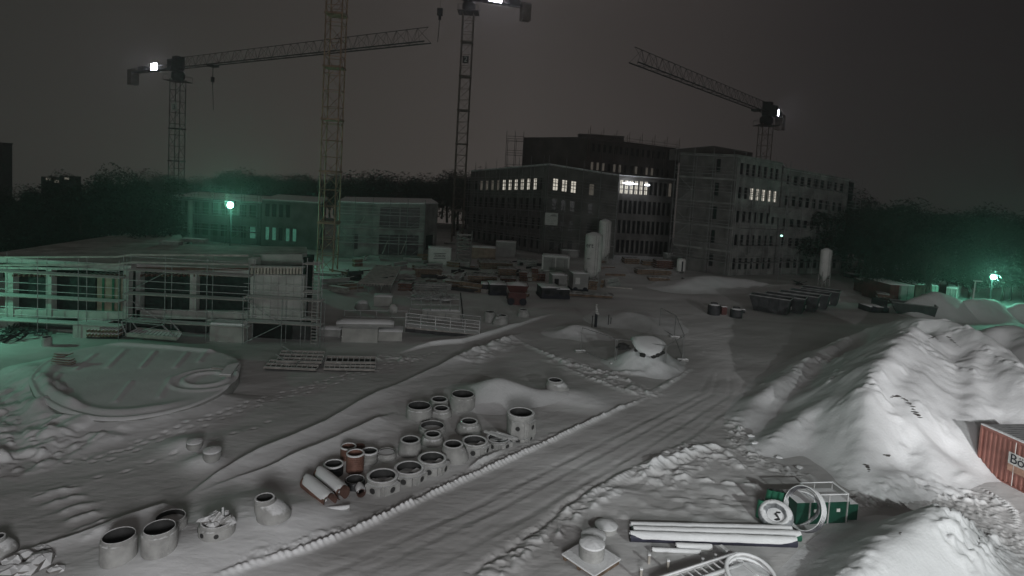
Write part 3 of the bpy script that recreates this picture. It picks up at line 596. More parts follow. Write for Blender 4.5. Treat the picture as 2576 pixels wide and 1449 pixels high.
for (x, y0, x2, y2) in ((918, 545, 900, 577), (1022, 606, 1008, 638), (975, 606, 962, 638), (941, 578, 960, 570)):
    p, q = atY(x, y0, A.y - 1.3), atY(x2, y2, A.y - 1.3); b = MB(); b.bar(p, q, .10, .10); b.build('stair_flight', DECK, sc1[0], world=True)
# long low block behind the green lamp
A, zA = corner(425, 600, 505); B_, zB = corner(655, 618, 505); C_, zC = corner(805, 630, 508); dpt = Vector((-4, 16)); zz_ = max(5.5, min(7.5, (zA + zC) / 2))
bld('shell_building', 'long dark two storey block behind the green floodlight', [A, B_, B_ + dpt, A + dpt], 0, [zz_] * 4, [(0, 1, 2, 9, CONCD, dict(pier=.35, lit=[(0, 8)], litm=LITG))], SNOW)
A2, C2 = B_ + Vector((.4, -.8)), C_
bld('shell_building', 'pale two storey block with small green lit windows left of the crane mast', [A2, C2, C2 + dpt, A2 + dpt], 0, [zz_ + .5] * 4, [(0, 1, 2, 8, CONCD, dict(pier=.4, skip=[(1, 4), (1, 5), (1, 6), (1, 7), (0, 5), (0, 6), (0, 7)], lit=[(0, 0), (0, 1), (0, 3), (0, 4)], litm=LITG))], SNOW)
scaffold('dim scaffold along the block behind the green floodlight', A, B_, zz_ + 1.2, zz_ + 1.2, [2.0, 4.2, 6.2], 2.6, .4, .8, .035, GALVD)
for x, yt, yb in ((478, 503, 570), (400, 520, 560)):
    g = atY(x, yb, 82); zt = atY(x, yt, 82).z; tt = thing('concrete_column', 'round concrete column standing free ' + ('left of the green floodlight' if x == 478 else 'farther left, half in the dark'), 'column', (g.x, g.y, 0), 0, 'free standing columns'); b = MB(); b.lathe([(.33, 0), (.33, zt), (.01, zt)], n=16); b.build('shaft', MID, tt, True)
# ---------------------------------------------------------------- the big buildings
# front left block with chevron plan
K, zK = corner(1368, 640, 413); Lf = P2(1176, 606); zL = zat(Lf.x, Lf.y, 430); Rt = P2(1541, 652); zR_ = zat(Rt.x, Rt.y, 441)
print('front block', K, zK, Lf, zL, Rt, zR_)
lit = [(3, k) for k in range(5, 11)]; dim = [(3, k) for k in (1, 2, 3, 4)]
bld('office_building', 'four storey shell with a row of lit top windows and kinked front', [Lf, K, Rt, Rt + Vector((4, 22)), Lf + Vector((2, 22))], 0, [zL, zK, zR_, zR_, zL], [
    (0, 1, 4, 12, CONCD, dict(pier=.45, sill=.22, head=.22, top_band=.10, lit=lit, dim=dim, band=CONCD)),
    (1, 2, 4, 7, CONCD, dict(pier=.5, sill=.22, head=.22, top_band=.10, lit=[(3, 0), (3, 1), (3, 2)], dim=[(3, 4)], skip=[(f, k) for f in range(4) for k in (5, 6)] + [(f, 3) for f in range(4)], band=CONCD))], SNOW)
scaffold('tall scaffold on the left face of the four storey shell', Lf, K, zL + .2, zK + .2, [2.2, 4.4, 6.6, 8.8, 11.0], 2.8, .5, .9, .04, GALVD, levB=[2.4, 4.8, 7.2, 9.6, 12.0])
scaffold('tall scaffold on the right face of the four storey shell', K, Rt, zK + .2, zR_ + .2, [2.4, 4.8, 7.2, 9.6, 12.0], 2.8, .5, .9, .04, GALVD, levB=[2.2, 4.4, 6.6, 8.8, 11.0])
# banner on the facade
p = atY(1387, 551, K.y - 2); t = thing('banner', 'small white printed banner hanging on the scaffold of the four storey shell', 'banner', (p.x, p.y, p.z)); b = MB(); b.box((0, 0, 0), (2.1, .04, 2.0)); b.build('cloth', WHITE, t)
b = MB(); b.prism([(-.3, 0), (0, .28), (.5, .4), (.9, .1), (.9, -.02)], 0, .02); o = b.build('print', CONC, t); o.rotation_euler = (R(90), 0, 0); o.location = (0, -.03, .45)
for k in range(3): b = MB(); b.box((.05, -.03, -.2 - .25 * k), (1.5 - .3 * k, .02, .06)); b.build('print_line', CONC, t)
# tall dark block behind
Yb = 122.0
def atp(x, y, Y): v = atY(x, y, Y); return Vector((v.x, v.y)), v.z
a1, h1 = atp(1318, 347, 124); a2, h2 = atp(1478, 346, 112); a3, h3 = atp(1700, 374, 118)
bld('office_building', 'tall dark six storey block standing behind the lit one', [a1, a2, a3, a3 + Vector((6, 18)), a1 + Vector((3, 20))], 0, [h1, h2, h3, h3, h1], [
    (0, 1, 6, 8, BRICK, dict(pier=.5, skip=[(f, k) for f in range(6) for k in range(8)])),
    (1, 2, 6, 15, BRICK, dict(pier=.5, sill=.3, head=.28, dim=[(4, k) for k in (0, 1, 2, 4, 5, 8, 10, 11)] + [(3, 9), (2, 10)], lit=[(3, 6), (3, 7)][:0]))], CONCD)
scaffold('scaffold jutting out at the left end of the tall dark block', a1 + Vector((-3.2, 1)), a1 + Vector((.3, -.2)), h1 - .3, h1 - .3, [h1 - 6.6, h1 - 3.7, h1 - .8], 1.6, .2, .9, .05, STEELD, over=1.6, brace=False)
scaffold('thin scaffold railing along the roof of the tall dark block', a2, a3, h2 + 1.4, h3 + 1.4, [h2 - .3], 2.6, .3, .8, .045, STEELM, over=.6, z0=h2 - 4, z0b=h3 - 4, levB=[h3 - .3], brace=False)
p = atY(1487, 343, 113); t = thing('roof_plant', 'low dark box on the roof of the tall block', 'roof box', (p.x + 0, p.y + 3, h2)); b = MB(); b.box((2.2, 0, .3), (8.5, 3, .9)); b.build('box', BRICK, t); b = MB(); b.box((2.2, 0, .80), (8.7, 3.2, .1)); b.build('lid', CONCD, t)
# link block with a strip of lit windows
l1, g1 = atp(1541, 440, 104); l2, g2 = atp(1700, 452, 106)
bld('office_building', 'recessed link block with the brightest strip of lit windows', [l1, l2, l2 + Vector((1, 8)), l1 + Vector((1, 8))], 0, [g1, g2, g2, g1], [(0, 1, 4, 12, CONCD, dict(pier=.35, sill=.12, head=.22, lit=[(3, k) for k in (0, 1, 2, 3, 4, 5, 6)], dim=[(3, 11)]))], SNOW)
lr = thing('tube_lights', 'row of bright white tube lights inside the link block windows', 'light', (l1.x, l1.y, g1 - 1))
for i, x in enumerate((1547, 1572, 1584, 1600, 1628)):
    p = atY(x, 458 + (x - 1545) * .09, 103.4); q = (1.0, .6, 1.2, .55, .8)[i]; b = MB(); b.lathe([(.01, -.22 * q), (.5 * q, -.15 * q), (.62 * q, 0), (.5 * q, .15 * q), (.01, .22 * q)], (p.x, p.y, p.z), 12); b.build('tube', LITB, lr, True, world=True)
# right block
c0, k0 = corner(1690, 672, 386); c1, k1 = corner(1832, 694, 392); c2, k2 = corner(1944, 690, 412); c3, k3 = corner(2112, 688, 452)
print('right block', c0, k0, c1, k1, c2, k2, c3, k3)
dl = [(3, 7)]
bld('office_building', 'five storey shell on the right with rows of dark window openings', [c0, c1, c2, c2 + Vector((8, 16)), c0 + Vector((8, 18))], 0, [k0, k1, k2, k2, k0], [
    (0, 1, 5, 5, CONCD, dict(pier=.6, skip=[(f, k) for f in range(5) for k in (0, 1, 2)] + [(f, 4) for f in range(5)], band=MID)),
    (1, 2, 5, 7, MID, dict(pier=.38, sill=.26, head=.26, lit=[(3, 2), (3, 3), (3, 4), (3, 5), (3, 6)], band=MID))], SNOW)
bld('office_building', 'five storey wing adjoining at the far right end with a green tinted front', [c2 + Vector((.6, .8)), c3, c3 + Vector((8, 12)), c2 + Vector((8, 16))], 0, [k2 - .6, k3, k3, k2 - .6], [
    (0, 1, 5, 9, MID, dict(pier=.38, sill=.28, head=.26, dim=[], band=MID))], SNOW)
s0, q0 = atp(1700, 376, 100); s1, q1 = atp(1818, 370, 92); s2, q2 = atp(1905, 388, 94)
t = thing('roof_storey', 'dark set back storey on the roof of the right-hand shell', 'roof storey', (s1.x, s1.y, k1)); b = MB()
pl = [s0 + Vector((0, 4)), s1 + Vector((0, 4)), s2 + Vector((0, 4)), s2 + Vector((4, 12)), s0 + Vector((4, 12))]; zz2 = [zat(p.x, p.y, y) for p, y in zip(pl, (378, 369, 386, 386, 378))]
n = 5; b.add([(p.x, p.y, min(k1, k0) - .5) for p in pl] + [(p.x, p.y, z_) for p, z_ in zip(pl, zz2)], [tuple(range(5, 10))] + [(i, (i + 1) % n, n + (i + 1) % n, n + i) for i in range(n)]); b.build('wall', BRICK, t, world=True)
roofslab(t, pl, [z_ + .15 for z_ in zz2], .12, CONCD)
zf = lambda k_, n_: [2 + (k_ - 2.3) * i / n_ for i in range(n_ + 1)][:-1]
scaffold('scaffold on the left side of the five storey shell', c0, c1, k0 + .1, k1 + .1, zf(k0, 6), 2.8, .5, .9, .04, GALVD, levB=zf(k1, 6), over=.8)
scaffold('scaffold on the front of the five storey shell', c1, c2, k1 + .1, k2 + .1, zf(k1, 6), 2.8, .5, .9, .04, GALVD, levB=zf(k2, 6), over=.4)
scaffold('scaffold on the far right wing reaching past its corner', c2 + Vector((.6, .8)), c3 + (c3 - c2).normalized() * 1.5, k2, k3 + .1, zf(k2, 6), 2.8, .5, .9, .04, GALVD, levB=zf(k3, 6), over=.4)
p = atY(1966, 593, 84); t = thing('site_lamp', 'tiny green white lamp on a thin pole before the right-hand shell', 'lamp', (p.x, p.y, 0)); b = MB(); b.tube((0, 0, 0), (0, 0, p.z), .04, 6); b.build('pole', GALVD, t); b = MB(); b.lathe([(.01, -.14), (.13, -.09), (.17, 0), (.13, .09), (.01, .14)], (0, 0, p.z), 12); b.build('lamp_head', mat('lamp_small', (.6, 1, .8), emit=((.45, 1, .8), 3.0)), t, True)
for (x, y) in ((1880, 606), (1893, 640), (1903, 638), (1838, 606)): pass
b = MB(); p = atY(2077, 540, 88)
# green lit fascia board on the wing is its own panel sheet
for i, (x0, x1, y0, y1) in enumerate(((1938, 2108, 518, 548),)):
    a, c_ = atY(x0, y0, c2.y - 1.6), atY(x1, y1 - 9, c3.y - 1.6); t = thing('debris_sheet', 'pale green lit protective sheet across the wing between storeys', 'sheet', a); b = MB(); dz = Vector((0, 0, -1.6)); b.hexa([a + dz, c_ + dz, c_ + dz + Vector((0, .05, 0)), a + dz + Vector((0, .05, 0)), a, c_, c_ + Vector((0, .05, 0)), a + Vector((0, .05, 0))]); b.build('sheet', MID, t, world=True)
# ================================================================ TOWER CRANES
def lattice(b, A, B, w_, m_step, r, tri=False, side=None, w2=None, h=None):
    """four chord (or three chord) lattice girder from A to B"""
    A = Vector(A); B = Vector(B); d = (B - A); ln = d.length; d.normalize(); u = Vector((0, 0, 1)) if abs(d.z) < .9 else Vector((0, 1, 0))
    s = side if side else d.cross(u).normalized(); u = s.cross(d).normalized(); n = max(2, int(round(ln / m_step))); w2 = w_ if w2 is None else w2
    def c(k, i):
        q = k / n; ww = w_ + (w2 - w_) * q; p = A + d * ln * q
        if tri: return p + (s * (-ww / 2) if i == 0 else s * (ww / 2) if i == 1 else u * (h or ww))
        return p + s * (ww / 2 if i in (0, 3) else -ww / 2) + u * (ww / 2 if i > 1 else -ww / 2)
    nc = 3 if tri else 4
    for i in range(nc): b.tube(c(0, i), c(n, i), r * (1.7 if not tri or i < 2 else 1.0), 4)
    for k in range(n):
        for i in range(nc):
            j = (i + 1) % nc
            b.tube(c(k, i), c(k, j), r * (.55 if tri else .9), 3, cap=False)
            b.tube(c(k, i) if (k % 2) else c(k, j), c(k + 1, j) if (k % 2) else c(k + 1, i), r * (.5 if tri else .8), 3, cap=False)
    return b
def crane(label, X, Y, H, tip, mast_w, mm, jm, counter=18.0, number=None, num_z=None, sign=True, hook=None, hookz=None, cab=True, jib_h=1.9, tip_h=1.2, trolley=.2, hook_px=None, z_jib=None):
    t = thing('tower_crane', label, 'tower crane', (X, Y, 0)); jd = Vector((tip[0] - X, tip[1] - Y, 0)); jl = jd.length; jd.normalize(); s = Vector((jd.y, -jd.x, 0))
    b = MB(); lattice(b, (0, 0, .3), (0, 0, H - 2.0), mast_w, mast_w * 1.05, .05, side=Vector((1, 0, 0)))
    for k in range(1, int(H / 6)): b.box((0, 0, k * 6.0), (mast_w + .3, mast_w + .3, .22))
    b.build('mast', mm, t)
    b = MB(); b.box((0, 0, .15), (mast_w * 2.2, mast_w * 2.2, .3)); b.build('foundation', CONCS, t)
    b = MB(); b.lathe([(mast_w * .45, H - 2.2), (mast_w * .62, H - 1.8), (mast_w * .62, H - .9), (mast_w * .4, H - .5), (.01, H - .5)], n=16); b.build('slewing_ring', jm, t, True)
    b = MB(); b.box((0, 0, H - 2.4), (mast_w + 1.8, mast_w + 1.6, .08))
    for a, c_ in (((-1, -1), (1, -1)), ((1, -1), (1, 1)), ((1, 1), (-1, 1)), ((-1, 1), (-1, -1))):
        e_ = (mast_w + 1.6) / 2; b.tube((a[0] * e_, a[1] * e_, H - 1.4), (c_[0] * e_, c_[1] * e_, H - 1.4), .03, 4); b.tube((a[0] * e_, a[1] * e_, H - 2.4), (a[0] * e_, a[1] * e_, H - 1.4), .03, 4)
    b.build('platform', jm, t)
    o = Vector((0, 0, H)); b = MB(); lattice(b, o + jd * 1.2, o + jd * jl, 1.25, 1.9, .05, tri=True, h=jib_h); b.build('jib', jm, t)
    b = MB(); lattice(b, o - jd * .8, o - jd * counter, 1.2, 1.8, .06, tri=True, h=.9); b.hexa([o - jd * 1 + s * .7, o - jd * counter + s * .7, o - jd * counter - s * .7, o - jd * 1 - s * .7] + [q + Vector((0, 0, .08)) for q in (o - jd * 1 + s * .7, o - jd * counter + s * .7, o - jd * counter - s * .7, o - jd * 1 - s * .7)]); b.build('counter_jib', jm, t)
    b = MB(); a_ = math.atan2(jd.y, jd.x); p = o - jd * (counter - .9); b.box((p.x, p.y, p.z - .9), (1.7, 1.5, 3.0), a_); b.build('counterweight', STEELM, t)
    b = MB(); p = o - jd * (counter * .72); b.box((p.x, p.y, p.z + .55), (2.2, 1.0, .9), a_); b.build('winch', jm, t)
    b = MB(); b.box((o.x, o.y, o.z + .8), (1.6, 1.5, 2.6), a_); b.tube(o + Vector((0, 0, 2.0)), o + jd * 2.5 + Vector((0, 0, jib_h)), .08, 4); b.build('tower_head', jm, t)
    if cab:
        p = o + s * (-1.3 if s.y > 0 else 1.3) + jd * .6; b = MB(); b.box((p.x, p.y, p.z + .3), (1.7, 1.2, 2.0), a_); cb = b.build('cab', jm, t)
        sg = -1 if s.y > 0 else 1
        b = MB(); q_ = p + s * sg * .62; b.box((q_.x, q_.y, q_.z + .5), (1.3, .03, 1.0), a_); b.build('window', GLASSD, cb)
    if sign:
        sg = -1 if s.y > 0 else 1; p = o - jd * (counter * .40) + s * sg * .8; b = MB(); b.box((p.x, p.y, p.z + .55), (sign[0], .10, sign[1]), a_); sn = b.build('lit_sign', SIGNW, t)
        for k in (-.12, .08): b = MB(); q_ = p + s * sg * .06; b.box((q_.x, q_.y, q_.z + .55 + k * sign[1] * 2), (sign[0] * (.55 if k < 0 else .7), .02, sign[1] * .05), a_); b.build('letters', INK, sn)
        q_ = p + s * sg * .02 - Vector((0, 0, 0)); ang = math.atan2(-s.y * sg, -s.x * sg)
    q = o + jd * (jl * trolley); b = MB(); b.box((q.x, q.y, q.z - .25), (1.6, 1.3, .35), a_); tr = b.build('trolley', jm, t)
    if hookz is not None:
        b = MB(); b.tube(q - Vector((0, 0, .4)) + jd * .2, (q.x, q.y, hookz + .6), .035, 4); b.tube(q - Vector((0, 0, .4)) - jd * .2, (q.x, q.y, hookz + .6), .035, 4); b.build('rope', jm, t)
        b = MB(); b.box((q.x, q.y, hookz + .3), (.5, .35, .9)); b.tube((q.x, q.y, hookz - .1), (q.x, q.y, hookz - .6), .10, 6); hk = b.build('hook_block', STEELD, t)
        b = MB(); b.tube((q.x, q.y, hookz - .6), (q.x + .25, q.y, hookz - 5.0), .05, 4); b.build('chain', STEELD, hk)
    if number:
        b = MB(); b.box((0, -mast_w / 2 - .12, num_z), (1.05, .05, 1.25)); pl = b.build('number_plate', WHITE if number == '3' else STEELD, t)
        lettering(number, t, (0, 0, 0), 1.3, (R(90), 0, 0), INK if number == '3' else WHITE, .01).location = (0, -mast_w / 2 - .17, num_z)
    return t
# crane marked 3, left
Y_ = 112.0; p = atY(446, 300, Y_); X_ = p.x; Hj = atY(455, 172, Y_).z; tip = atz(1076, 106, Hj)
zn = atY(443, 271, Y_).z
crane('dark tower crane marked 3 with a long jib reaching right', X_, Y_, Hj, tip, 1.9, STEELD, STEELD, 18.5, '3', zn, (2.1, 1.25), hookz=atY(541, 202, Y_ - 8).z, trolley=.19)
# yellow crane, nearest, running out of the top of the view
Y_ = 70.0; p = atY(826, 600, Y_); Hj = 52.0; q = atz(1106, 60, 10)
tp = atY(1190, 60, 40.0)
crane('yellow lattice tower crane standing nearest, its top out of view', p.x, Y_, Hj, (tp.x, tp.y), 1.85, YEL, YEL, 16, None, None, None, cab=False, trolley=.5)
# crane marked 2
Y_ = 108.0; p = atY(1165, 300, Y_); Hj = atY(1190, -2, Y_).z; e_ = atY(1352, 12, Y_ + 4)
dx, dy = p.x - e_.x, Y_ - (Y_ + 4)
crane('dark tower crane marked 2 whose counter jib shows at the top edge', p.x, Y_, Hj, (p.x + dx * 4, Y_ + dy * 4), 1.9, STEELM, STEELD, 11.5, '2', atY(1176, 153, Y_).z, (2.3, 1.2))
# crane right, behind the office shells
Y_ = 116.0; p = atY(1925, 340, Y_); Hj = atY(1917, 284, Y_).z; tip = atz(1594, 157, Hj)
crane('small looking tower crane behind the right-hand building with jib pointing left', p.x, Y_, Hj, tip, 2.0, STEELM, STEELD, 9.5, None, None, (1.3, 1.1), trolley=.12)
# loose hook hanging from the yellow crane
g = atY(1107, 30, 62); t = thing('hanging_hook', 'hook block with chain hanging alone in the sky between two masts', 'crane hook', (g.x, g.y, g.z)); b = MB(); b.box((0, 0, 0), (.55, .35, .7)); b.tube((0, 0, -.3), (0, 0, -.8), .14, 6); b.build('block', STEELD, t)
b = MB(); b.tube((0, 0, -.8), (-.1, 0, -3.0), .035, 4); b.build('chain', STEELD, t); b = MB(); b.tube((0, 0, .3), (0, 0, 52 - g.z), .012, 4); b.build('rope', STEELD, t)
# ================================================================ STORED MANHOLE PARTS AND PIPES
def gz(x, y): return float(ground_h(np.array([float(x)]), np.array([float(y)]))[0])
def place_round(x, ytop, wd, ybot):
    wd = wd * 1.09 / math.sqrt(1 + ((x - 1288) / FPX) ** 2)
    z0 = 0.0
    for _ in range(3): g = atz(x, ybot, z0); r = wd / 2 * g.y / FPX; d = Vector((g.x, g.y, 0)).normalized(); c = g + d * r; z0 = gz(c.x, c.y)
    r = wd / 2 * c.y / FPX; return c, r, max(0.2, zat(c.x, c.y, ytop) - z0)
RG_ = 'concrete manhole parts stored along the drive'
CONR = mat('ring_concrete', (0.36, 0.36, 0.35), 0.85, 0.22, 2.0, 0.4, 18, snow=0.97, snow_lo=0.62)
INNER = mat('hollow_shade_and_soil', (0.045, 0.045, 0.045), 0.9, 0.3, 3)  # near-black: shade of hollows put into the colour; soil lumps share it
def disc(mb, r, z, n=28, dome=0.0, c=(0, 0), sd=0):
    vs = [(c[0], c[1], z + dome)]; fs = []; K = 4
    for k in range(1, K + 1):
        q = k / K
        for i in range(n):
            a = 2 * math.pi * i / n; vs.append((c[0] + r * q * math.cos(a), c[1] + r * q * math.sin(a), z + dome * (1 - q * q) + 0.02 * mnoise.noise((3 * q * math.cos(a) + sd, 3 * q * math.sin(a), sd))))
    for i in range(n): fs.append((0, 1 + i, 1 + (i + 1) % n))
    for k in range(K - 1):
        for i in range(n): a = 1 + k * n; fs.append((a + i, a + n + i, a + n + (i + 1) % n, a + (i + 1) % n))
    return mb.add(vs, fs)
def ring(x, ytop, wd, ybot, label, fill=0.06, m=CONR, name='manhole_ring', lipf=0.9, wall=0.10, rz=0):
    c, r, H = place_round(x, ytop, wd, ybot); t = thing(name, label, 'manhole ring', (c.x, c.y, gz(c.x, c.y) - 0.03), rz, RG_)
    ro = r; rl = r * lipf; ri = r - wall * r / 0.62; b = MB()
    b.lathe([(ro * .99, 0), (ro, 0.06), (ro, H - 0.16), (ro * 0.985, H - 0.13), (rl, H - 0.115), (rl, H - 0.02), (rl - .015, H), (ri + .012, H), (ri, H - 0.02)], n=44)
    b.build('wall', m, t, True)
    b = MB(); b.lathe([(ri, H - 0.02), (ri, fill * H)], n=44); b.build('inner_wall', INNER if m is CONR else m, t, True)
    b = MB(); disc(b, ri * 0.999, max(0.04, fill * H), sd=int(x)); b.build('floor_snow_and_shade', SNOW if fill > 0.2 else INNER, t, True)  # snow floor when filled, else near-black as painted shade
    return t, ri, H, r
def cone(x, ytop, wtop, ybot, wbot, label, off=None, xb=None, squat=False, m=CONR):
    xb = x if xb is None else xb; st_ = math.sqrt(1 + ((x - 1288) / FPX) ** 2); wtop *= 1.09 / st_; wbot *= 1.09 / st_; z0 = 0.0
    for _ in range(3): g = atz(xb, ybot, z0); r = wbot / 2 * g.y / FPX; d = Vector((g.x, g.y, 0)).normalized(); c = g + d * r; z0 = gz(c.x, c.y)
    r = wbot / 2 * c.y / FPX
    rt = wtop / 2 * c.y / FPX; H = (zat(c.x, c.y, ytop) - z0) * 1.13; dx = wpx(x - xb, c.y)
    t = thing('manhole_cone', label, 'manhole cone', (c.x, c.y, gz(c.x, c.y) - 0.03), 0, RG_)
    z1, z2 = 0.16 * H, H - 0.10
    def of(z): q = min(1, max(0, (z - z1) / (z2 - z1))); return (dx * q ** 1.2, 0)
    pr = [(r, 0), (r, z1)] + [(r + (rt - r) * (q ** 1.9), z1 + (z2 - z1) * q) for q in (.15, .3, .45, .6, .75, .9, 1)] + [(rt * 1.02, z2 + .01), (rt * 1.02, H - .02), (rt, H), (rt * .80, H), (rt * .78, H - .02)]
    b = MB(); b.lathe(pr, n=44, off=of); b.build('shell', m, t, True)
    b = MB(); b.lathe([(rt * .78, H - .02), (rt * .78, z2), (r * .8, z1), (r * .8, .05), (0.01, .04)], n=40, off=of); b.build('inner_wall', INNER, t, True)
    return t
def base(x, ytop, wd, ybot, label, a0=0.0, fill=0.3, stack=None, planks=False):
    c, r, H = place_round(x, ytop, wd, ybot); t = thing('manhole_chamber', label, 'manhole base', (c.x, c.y, gz(c.x, c.y) - 0.03), 0, RG_)
    rt = r * 0.93; ri = r * 0.74; b = MB(); zb = H * .72
    b.lathe([(r * .9, 0), (r * .9, zb - .02), (rt * .985, zb + .03), (rt, zb + .09), (rt, H - .03), (rt * .98, H), (ri + .02, H), (ri, H - .02)], n=44); b.build('wall', CONR, t, True)
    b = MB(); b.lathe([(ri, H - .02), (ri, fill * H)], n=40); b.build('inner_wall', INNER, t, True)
    b = MB(); disc(b, ri, fill * H, sd=int(x), dome=0.03); b.build('floor_snow_and_shade', SNOW, t, True)
    for k, a in enumerate((a0, a0 + 1.15)):                  # flat faced pipe sockets
        ux, uy = math.cos(a), math.sin(a); b = MB(); cx, cy = ux * r * .62, uy * r * .62
        b.box((cx, cy, zb * .5), (r * .86, r * 1.02, zb), a); s = b.build('socket_block', CONR, t)
        p0 = Vector((ux * r * 1.045, uy * r * 1.045, zb * .52)); q = Vector((ux, uy, 0)).to_track_quat('Z', 'Y'); rr = r * .25
        b = MB(); vs = []; n = 20
        for z_, k_ in ((0.0, 1.0), (0.02, 1.0), (0.02, .72), (-.0, .7)):
            for i in range(n): vs.append(p0 + q @ Vector((rr * k_ * math.cos(2 * math.pi * i / n), rr * k_ * math.sin(2 * math.pi * i / n), z_)))
        b.add(vs, [(j * n + i, j * n + (i + 1) % n, (j + 1) * n + (i + 1) % n, (j + 1) * n + i) for j in range(3) for i in range(n)]); so = b.build('pipe_socket', CONC, s)
        b = MB(); b.tube(p0 - q @ Vector((0, 0, .03)), p0 + q @ Vector((0, 0, .008)), rr * .72, 18); b.build('opening', INNER, s)
    if planks:
        pass
    return t, c, r, H
# lower left group
ring(298, 1343, 95, 1427, 'tall concrete ring, front left one of the three rings at the lower left')
ring(400, 1323, 90, 1405, 'tall concrete ring standing in the middle of the three lower left rings', rz=1)
ring(428, 1296, 84, 1350, 'half hidden concrete ring with a snow filled bottom behind the lower left pair', fill=0.62)
t, ri, H, r = ring(545, 1305, 92, 1361, 'squat concrete ring filled with snowy rubble and pipe offcuts', fill=0.55, wall=0.14)
for a in (-2.0, -1.15, -2.75):
    b = MB(); p = Vector((math.cos(a) * r * .985, math.sin(a) * r * .985, H * .42)); d = Vector((math.cos(a), math.sin(a), 0)); b.tube(p, p + d * .02, .075, 16); b.build('side_hole', INNER, t)
rc = ORIG[t.name]; rr_ = random.Random(4)
def rock(mb, c, s, rnd, sx=1, sz=1):
    n = 7; vs = []
    for k, (q, z) in enumerate(((.55, -.5), (1, -.1), (.85, .3), (.35, .55))):
        for i in range(n):
            a = 2 * math.pi * i / n; f = q * rnd.uniform(.75, 1.2); vs.append((c[0] + s * sx * f * math.cos(a), c[1] + s * f * math.sin(a), c[2] + s * sz * (z + rnd.uniform(-.12, .12))))
    fs = [(j * n + i, j * n + (i + 1) % n, (j + 1) * n + (i + 1) % n, (j + 1) * n + i) for j in range(3) for i in range(n)] + [tuple(range(n - 1, -1, -1)), tuple(range(3 * n, 4 * n))]
    return mb.add(vs, fs)
STONE = mat('stone', (0.22, 0.21, 0.20), 0.9, 0.3, 4, snow=1.0, snow_lo=.35)
SL = ('at the left rim', 'frontmost', 'in the middle', 'at the right rim', 'at the back', 'biggest, at the back left', 'smallest, beside the green offcut')
for k, (a, q) in enumerate(((3.2, .7), (-1.6, .65), (0, 0), (0.1, .7), (1.6, .7), (2.3, .6), (.8, .5))):
    q = q * ri; b = MB(); s = (.24, .2, .25, .22, .21, .3, .15)[k]; rock(b, (rc.x + q * math.cos(a), rc.y + q * math.sin(a), rc.z + H * .92 + rr_.uniform(0, .18) - q * .15), s, rr_, 1.3)
    o = b.build('stone', STONE); tag(o, 'snow capped stone in the rubble filled ring, ' + SL[k], 'stone', 'stones in the rubble filled ring')
for k, (dx, dy, an) in enumerate(((-.05, -.22, 1.2), (.2, -.18, .3), (.15, .05, 2.0))):
    b = MB(); p = Vector((rc.x + dx, rc.y + dy, rc.z + H + .02)); d = Vector((math.cos(an), math.sin(an), .55)).normalized(); b.tube(p, p + d * .36, .06, 12)
    o = b.build('pipe_offcut', GREENS if k == 2 else CONR); tag(o, ('short concrete offcut leaning frontmost in the rubble filled ring', 'short concrete offcut lying on the right in the rubble filled ring', 'green plastic pipe offcut poking out of the rubble filled ring')[k], 'pipe offcut')
cone(663, 1255, 50, 1318, 86, 'snow crusted eccentric concrete cone with its mouth tipped left, alone before the orange pipes', xb=688)
cone(-8, 1352, 44, 1404, 84, 'concrete cone cut by the left edge of the view', xb=6)
# middle and right group
ring(1053, 1018, 62, 1061, 'wide dark mouthed ring at the back left of the main group')
ring(1162, 989, 60, 1038, 'dark mouthed tall ring farthest back beside the smooth snow heap', rz=2)
ring(1086, 1068, 64, 1099, 'low wide ring right behind the middle cone', fill=.3)
cone(1104, 1004, 42, 1030, 50, 'small cone behind another small cone between the two back rings')
cone(1109, 1027, 38, 1056, 52, 'small pale cone nearest the foot of the back left ring')
cone(1178, 1060, 42, 1098, 63, 'dark bodied cone below the back right ring')
cone(1087, 1092, 40, 1126, 58, 'cone in front of the low wide ring')
cone(1030, 1107, 48, 1153, 58, 'smooth round shouldered cone between the filled ring and the middle cone')
cone(1137, 1119, 48, 1169, 66, 'frosted eccentric cone between two flat faced bases', xb=1143)
cone(1394, 957, 36, 991, 56, 'solitary cone at the right end of the smooth snow heap', xb=1401)
ring(971, 1134, 49, 1163, 'narrow ring stuffed with scrap beside the corrugated black ring', fill=.8)
BASES = [(960, 1193, 83, 1246, 'flat faced manhole base at the left end of the front row', -1.9), (1027, 1173, 79, 1220, 'flat faced manhole base second in the front row', -1.7),
         (1085, 1149, 75, 1196, 'flat faced manhole base third in the front row with chipped corner', -1.6), (1192, 1106, 68, 1147, 'flat faced manhole base fourth in the front row', -1.6)]
for x, yt, wd, yb, lb, a0 in BASES: base(x, yt, wd, yb, lb, a0)
t, c, r, H = base(1252, 1099, 64, 1129, 'round base carrying three snowy boards', -2.0); H += ORIG[t.name].z
for k in range(3):
    b = MB(); p = Vector((c.x - r * .75 + k * .28, c.y - r * .55 + k * .05, H + .06 + .03 * k)); q = Vector((c.x + r * .35 + k * .28, c.y + r * .75 - .1 * k, H + .12 - .02 * k)); p, q = Vector((p.x - .2, q.y, p.z)), Vector((q.x + .15, p.y, q.z))
    b.bar(p, q, .13, .09); o = b.build('board', MAT['frosted'] if 'frosted' in MAT else mat('frosted', (.5, .5, .5), .7, snow=1.0, snow_lo=.2)); tag(o, ('snowy board at the back of three laid across the round base', 'snowy board in the middle of three laid across the round base', 'snowy board at the front of three laid across the round base')[2 - k], 'board')
